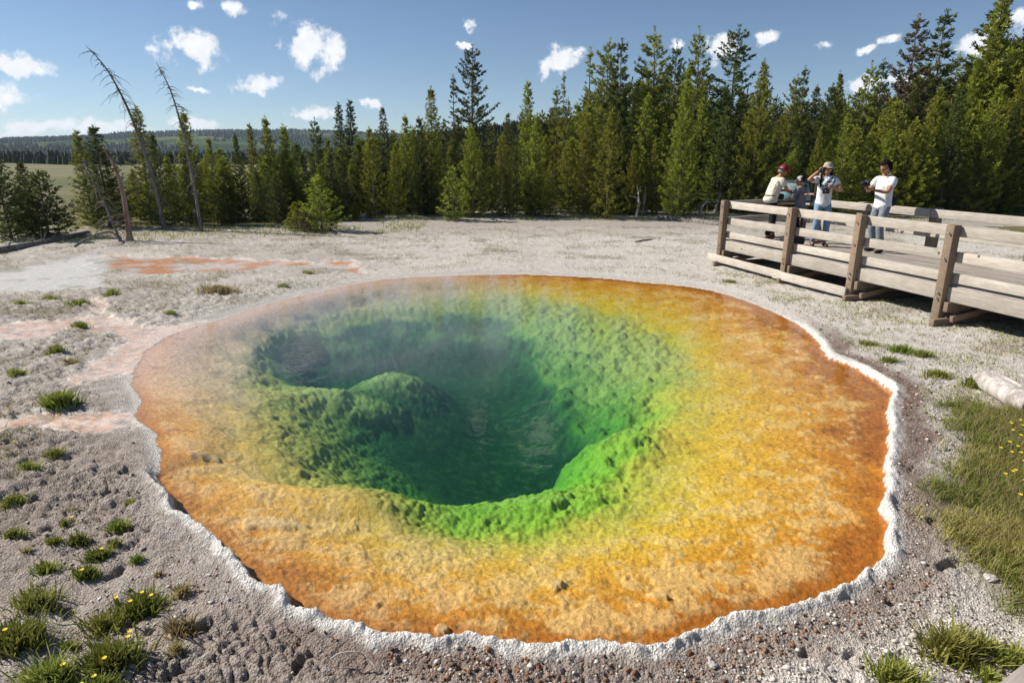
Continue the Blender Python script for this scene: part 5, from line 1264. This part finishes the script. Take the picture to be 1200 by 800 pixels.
    for s in ('L', 'R'):
        j = J[s]; i = len(vs_); vs_ += [j['hip']+Vector((0,0,-.05*k)), j['hip']*.5+j['kn']*.5, j['kn'], j['kn']*.5+j['ank']*.5, j['ank']+Vector((0,0,.0))]
        rs += [.098*k, .088*k, .070*k, .066*k, .060*k]; es += [(1, i)]+[(i+m_, i+m_+1) for m_ in range(4)]
    V, Fs = skin_mesh(vs_, es, rs, 2, 1); Sh().add(V, Fs).obj('trousers', trousers, body)
    for s, sx in (('L', -1), ('R', 1)):
        an_ = J[s]['ank']; V, Fs = skin_mesh([an_+Vector((0,-.045*k,-.032*k)), an_+Vector((0,.03*k,-.030*k)), an_+Vector((sx*.02*k,.12*k,-.040*k)), an_+Vector((sx*.03*k,.185*k,-.048*k))], [(0,1),(1,2),(2,3)], [(.040*k,.040*k),(.046*k,.043*k),(.046*k,.034*k),(.034*k,.022*k)], 2)
        V[:, 2] = np.maximum(V[:, 2], .001); Sh().add(V, Fs).obj('shoe', shoes, body)
    return dict(body=body, hc=hc, Rh=Rh, k=k, J=J, up=up, chest=chest, pel=pel, R9=R9)
def on_head(P, V): return (np.asarray(V)*P['k'])@P['R9'].T+np.array(P['hc'])
def hair(P, m, back=-.1, low=-.35, top=.28, long=False, vol=1.0):
    V, Fs = sphere(28, 20); y_, z_, x_ = V[:, 1], V[:, 2], V[:, 0]
    noise_ = 1+.05*np.sin(9*x_+7*z_)*np.cos(11*y_)
    keepv = ((z_ > top+.25*np.abs(x_)*0) & (y_ > back)) | ((y_ <= back) & (z_ > low))
    HV = V*np.array([.086, .106, .126])*vol*noise_[:, None]+np.array([0, -.008, .006])
    Fk = [f for f in Fs if all(keepv[i] for i in f)]
    s = Sh(); s.add(on_head(P, HV), Fk)
    return s.obj('hair', m, P['body'], solid=.008)
def hat(P, m, brim=.14, crown=.085, z0=.045, name='hat', floppy=.01, tilt=0, front=None):
    prof = [(.0, z0+crown+.02), (.045, z0+crown+.016), (.078, z0+crown-.004), (.094, z0+crown*.45), (.101, z0+.0), (.104, z0-.006)]
    prof += [(.104+(brim-.104)*.5, z0-.008-floppy*.4), (brim, z0-.010-floppy), (brim, z0-.016-floppy), (.10, z0-.016)]
    V, Fs = lathe(prof, 28); V = V*np.array([.92, 1.08, 1]); 
    if front is not None:
        r_ = np.hypot(V[:, 0], V[:, 1]); f_ = (r_ > .112) & (V[:, 1] < .02); V[f_, :2] *= (.108/r_[f_])[:, None]
        f2 = (r_ > .112) & (V[:, 1] >= .02); V[f2, 1] *= front
    V[:, 2] += tilt*V[:, 1]
    s = Sh(); s.add(on_head(P, V), Fs); return s.obj(name, m, P['body'])
def glasses(P, m, r_=.022, name='sunglasses'):
    s = Sh()
    for sx in (-1, 1):
        V, Fs = sphere(12, 8); s.add(on_head(P, V*np.array([r_, .005, r_*.75])+np.array([sx*.031, .099, .008])), Fs)
        V, Fq = tube([(sx*.052, .094, .012), (sx*.078, .05, .012), (sx*.082, -.01, .008)], .0028, 6); s.add(on_head(P, V), [list(f) for f in Fq])
    V, Fq = tube([(-.012, .102, .012), (.012, .102, .012)], .003, 6); s.add(on_head(P, V), [list(f) for f in Fq])
    return s.obj(name, m, P['body'])
def world_pt(P, p):
    return P['body'].matrix_basis@Vector(p)
def camera_thing(P, p, rz, label, strap=None, sc=1.0, silver=False):
    bpy.context.view_layer.update(); w_ = world_pt(P, p); root = empty('camera', tuple(w_), P['body'].rotation_euler.z+rz, label=label, cat='camera')
    a = Acc(); a.box((0,0,0), (.125*sc,.05*sc,.085*sc)); a.box((0,-.002,.052*sc), (.05*sc,.045*sc,.028*sc)); a.obj('camera_body', M_silver if silver else M_black, root, bevel=.006*sc)
    b = Acc(); b.tube([(0,.02*sc,0),(0,.06*sc,0),(0,.065*sc,0),(0,.095*sc,0)], [.034*sc,.034*sc,.038*sc,.038*sc], 18); l = b.obj('lens', M_black, root, smooth=True)
    b = Acc(); b.tube([(0,.0951*sc,0),(0,.0975*sc,0)], [.030*sc,.030*sc], 18); b.obj('lens_glass', M_glass, l, smooth=True)
    if strap:
        b = Acc(); M_ = root.matrix_basis.inverted() if False else None
        bpy.context.view_layer.update(); inv = root.matrix_world.inverted()
        for pts in strap:
            q = [inv@world_pt(P, p_) for p_ in pts]; b.tube(smooth_open(np.array([tuple(v) for v in q]), 4), .008, 6)
        b.obj('strap', M_black, root, smooth=True)
    return root
def backpack_thing(P, m, m2, label, size=(.28,.15,.40), off=(0,-.20,.22), straps=True):
    bpy.context.view_layer.update(); k = P['k']; c = P['up'](off[2], off[1], off[0]); w_ = world_pt(P, c)
    root = empty('backpack', tuple(w_), P['body'].rotation_euler.z, label=label, cat='backpack')
    V, Fs = sphere(20, 14); V = np.sign(V)*np.abs(V)**.6*np.array(size)*.5; Sh().add(V, Fs).obj('bag', m, root)
    V, Fs = sphere(16, 10); V = np.sign(V)*np.abs(V)**.6*np.array([size[0]*.38, .04, size[2]*.25])+np.array([0, -size[1]*.5, -size[2]*.15]); Sh().add(V, Fs).obj('pocket', m2, root)
    if straps:
        inv = root.matrix_world.inverted()
        for sx in (-1, 1):
            pts = [P['up'](.44,-.15,sx*.09), P['up'](.50,-.03,sx*.105), P['up'](.43,.10,sx*.11), P['up'](.30,.155,sx*.115), P['up'](.14,.135,sx*.14), P['up'](.08,.0,sx*.175), P['up'](.08,-.13,sx*.14)]
            q = np.array([tuple(inv@world_pt(P, p_)) for p_ in pts]); b = Acc(); b.tube(smooth_open(q, 4), .019, 8); b.obj('strap', m2, root, smooth=True)
    return root
C_cream = cloth('cream_cotton', (.72,.66,.52)); C_white = cloth('white_cotton', (.84,.83,.84)); C_greyt = cloth('grey_blue_cotton', (.15,.155,.19)); C_denim = cloth('faded_denim', (.22,.32,.46))
C_dark = cloth('dark_trousers', (.02,.02,.025)); C_greyj = cloth('grey_trousers', (.22,.25,.29)); C_red = cloth('red_felt', (.28,.025,.03)); C_khaki = cloth('khaki_cap', (.42,.37,.28)); C_beige = cloth('beige_cap', (.55,.50,.42))
C_brown = mat('brown_leather', (.12,.055,.035), .6); C_blackc = mat('black_nylon', (.018,.018,.02), .75); C_redn = mat('red_nylon', (.38,.05,.03), .7)
FACE = lambda dx, dy: math.atan2(-dx, dy)      # yaw that turns local +y to (dx,dy)
def people():
    # old man in the red hat, bending towards the panel
    p = bwp(.12, 1.02, DZ)
    P = person('stooping person in a cream shirt and wide red hat reading the panel', p, FACE(.98, .15), 1.62, lean=.32, headpitch=.35,
        arms={'L': ((-.10,.44,1.10), (-.4,-.5,-.6), (.5,.8,0), (0,-.2,-1)), 'R': ((.12,.46,1.02), (.5,-.5,-.6), (-.4,.9,0), (0,0,1))},
        feet={'L': (-.12,.10), 'R': (.12,-.10)}, skin=M_skin2, shirt=C_cream, trousers=C_dark, shoes=C_brown, belly=1.12)
    hair(P, M_grey, back=-.25, low=-.5, top=.6); hat(P, C_red, .17, .09, .045, floppy=.012, tilt=-.06)
    bpy.context.view_layer.update()
    w_ = world_pt(P, P['pel']+Vector((.08, .17, .03))); o = empty('waist_bag', tuple(w_), P['body'].rotation_euler.z, label='black waist bag strapped over the cream shirt', cat='bag')
    V, Fs = sphere(14, 10); Sh().add(np.sign(V)*np.abs(V)**.7*np.array([.11,.05,.07]), Fs).obj('pouch', C_blackc, o)
    V, Fq = tube([(.155*math.cos(t_)-.08, .125*math.sin(t_)-.165, .03) for t_ in np.linspace(0, 6.283, 25)], .012, 6); Sh().add(V, [list(f) for f in Fq]).obj('belt', C_blackc, o)
    # child
    p = bwp(.42, 1.50, DZ)
    P = person('child in a grey T-shirt and beige cap seen from behind beside the panel', p, FACE(-.62, .70), 1.36, lean=.06, headpitch=.2, headyaw=.2,
        arms={'L': ((-.22,.36,1.02), (-.5,-.5,-.5), None, (0,0,-1)), 'R': ((.26,.10,.86), (.5,-.6,0), None, (-1,0,0))},
        feet={'L': (-.10,.03), 'R': (.10,-.03)}, skin=M_skin2, shirt=C_greyt, trousers=C_dark, shoes=C_blackc, sleeve=.8)
    hair(P, M_hair, back=0, low=-.45, top=.4); hat(P, C_beige, .155, .085, .035, name='cap', front=1.25)
    # woman
    p = bwp(1.46, 1.17, DZ)
    P = person('woman in a white T-shirt and jeans raising a camera beside her face', p, FACE(-.22, -.98), 1.66, headpitch=.0, headyaw=.0,
        arms={'R': ((.20,.22,1.53), (.9,.2,-.6), (-.55,.1,.35), (-.6,.6,0)), 'L': ((-.10,.27,1.20), (-.8,-.2,-.6), (.6,.5,.3), (.3,-.6,-.4))},
        feet={'L': (-.12,.0), 'R': (.11,.03)}, skin=M_skin, shirt=C_white, trousers=C_denim, shoes=C_brown, female=True, sleeve=.5)
    hair(P, M_hair, back=.05, low=-.8, top=.35, vol=1.05)
    s = Sh()
    for sx in (-1, 1):
        V, Fs = skin_mesh([P['hc']+Vector((sx*.075,-.03,.0))*P['k'], P['hc']+Vector((sx*.088,-.02,-.12))*P['k'], P['hc']+Vector((sx*.105,.03,-.24))*P['k'], P['hc']+Vector((sx*.11,.07,-.36))*P['k']], [(0,1),(1,2),(2,3)], [.03,.035,.032,.012], 1); s.add(V, Fs)
    s.obj('hair_strand', M_hair, P['body']); hat(P, C_khaki, .135, .075, .045, floppy=.012); glasses(P, M_glass)
    camera_thing(P, (.135,.22,1.49), 0, 'small black camera held up beside the woman in the hat', sc=.85)
    camera_thing(P, (.02,.20,1.09), 0, 'black camera hanging on the white T-shirt of the woman in the hat', strap=[[(.02+sx*.06,.19,1.12),(sx*.09,.185,1.28),(sx*.085,.10,1.42),(sx*.05,-.05,1.46)] for sx in (-1,1)])
    backpack_thing(P, C_blackc, C_redn, 'black backpack with red straps on the woman in the hat', size=(.30,.16,.44))
    bpy.context.view_layer.update()
    w_ = world_pt(P, (-.015,.275,1.26)); a = Acc(); m = mat('printed_brochure', rough=.5); t = NT(m); co = t.coord('Generated'); n = t.noise(3.2, 3, .5, co)
    t.L.new(t.ramp(n, [(0,(.85,.85,.85)),(.47,(.85,.86,.88)),(.53,(.12,.2,.42)),(.62,(.03,.04,.10)),(.8,(.7,.75,.8))]), t.b.inputs['Base Color'])
    a.box((-.055,0,0), (.115,.005,.21), np.array(Euler((0,0,.18)).to_matrix())); a.box((.055,0,0), (.115,.005,.21), np.array(Euler((0,0,-.18)).to_matrix()))
    o = a.obj('brochure', m); o.location = tuple(w_); o.rotation_euler = (-.3, -.6, P['body'].rotation_euler.z); tag(o, 'folded printed brochure held against the chest of the woman in the hat', 'brochure')
    # someone mostly hidden behind her
    p = bwp(1.10, 1.50, DZ)
    P = person('person in a white top and grey trousers mostly hidden behind the woman in the hat', p, FACE(-.75, .4), 1.52, lean=.05, headpitch=.15,
        arms={'L': ((-.04,.22,1.12), (-.6,-.5,-.6), None, (0,0,-1)), 'R': ((.12,.30,1.12), (.6,-.5,-.4), None, (0,0,-1))}, feet={'L': (-.1,.03), 'R': (.1,-.03)},
        skin=M_skin, shirt=C_white, trousers=C_greyj, shoes=C_brown, female=True)
    hair(P, M_hair, back=.0, low=-.7, top=.4)
    # man
    p = bwp(2.46, 1.62, DZ)
    P = person('man with black hair in a white polo shirt looking down at his camera', p, FACE(-.93, -.30), 1.70, headpitch=.42, lean=.04,
        arms={'R': ((.04,.34,1.20), (.7,-.3,-.7), (-.2,1,.3), (-.8,0,.3)), 'L': ((-.06,.36,1.17), (-.7,-.3,-.7), (.2,1,.2), (.3,0,1))},
        feet={'L': (-.13,.02), 'R': (.13,-.05)}, skin=M_skin2, shirt=C_white, trousers=C_greyj, shoes=C_blackc, sleeve=.62)
    hair(P, M_hair, back=.25, low=-.5, top=.5, vol=1.09); glasses(P, M_glass, .015, 'spectacles')
    V, Fq = tube([(.062*math.cos(t_), .058*math.sin(t_)-.004, 1.425+.012*math.sin(t_)) for t_ in np.linspace(0, 6.283, 19)], .014, 6); Sh().add(V, [list(f) for f in Fq]).obj('collar', C_white, P['body'])
    camera_thing(P, (-.01,.46,1.27), 0, 'black and silver camera held in both hands by the man in the polo shirt', sc=1.05)
    bpy.context.view_layer.update()
    w_ = world_pt(P, P['pel']+Vector((.02,-.20,.02))); o = empty('waist_bag', tuple(w_), P['body'].rotation_euler.z, label='black camera bag at the back of the man in the polo shirt', cat='bag')
    V, Fs = sphere(14, 10); Sh().add(np.sign(V)*np.abs(V)**.7*np.array([.11,.07,.095]), Fs).obj('pouch', C_blackc, o)
    V, Fs = sphere(12, 8); Sh().add(np.sign(V)*np.abs(V)**.7*np.array([.075,.02,.05])+np.array([0,-.065,-.015]), Fs).obj('pocket', C_blackc, o)
people()
def daypack():
    p = bwp(1.25, .72, DZ); root = empty('backpack', p, .4, label='maroon and black backpack lying on the deck boards at the feet of the woman', cat='backpack')
    V, Fs = sphere(20, 14); V = np.sign(V)*np.abs(V)**.65*np.array([.26,.16,.11])+np.array([0,0,.10]); Sh().add(V, Fs).obj('bag', C_blackc, root)
    V, Fs = sphere(16, 10); V = np.sign(V)*np.abs(V)**.65*np.array([.15,.13,.05])+np.array([.03,0,.175]); Sh().add(V, Fs).obj('flap', mat('maroon_nylon', (.12,.025,.025), .7), root)
    b = Acc(); b.tube(smooth_open(np.array([(-.2,.1,.1),(-.3,.16,.03),(-.36,.05,.02),(-.24,-.08,.05)]), 5), .014, 6); b.obj('strap', C_blackc, root, smooth=True)
daypack()

def haze():
    m = bpy.data.materials.new('air_haze'); m.use_nodes = True; t = NT(m); t.N.clear(); out = t.node('ShaderNodeOutputMaterial')
    v = t.node('ShaderNodeVolumePrincipled'); v.inputs['Color'].default_value = (.66,.82,1,1); v.inputs['Density'].default_value = .00015; v.inputs['Anisotropy'].default_value = .2
    t.L.new(v.outputs[0], out.inputs['Volume'])
    a = Acc(); a.box((0, 0, 45.0), (11000, 11000, 118.)); o = a.obj('haze', m); tag(o, kind='stuff')
haze()
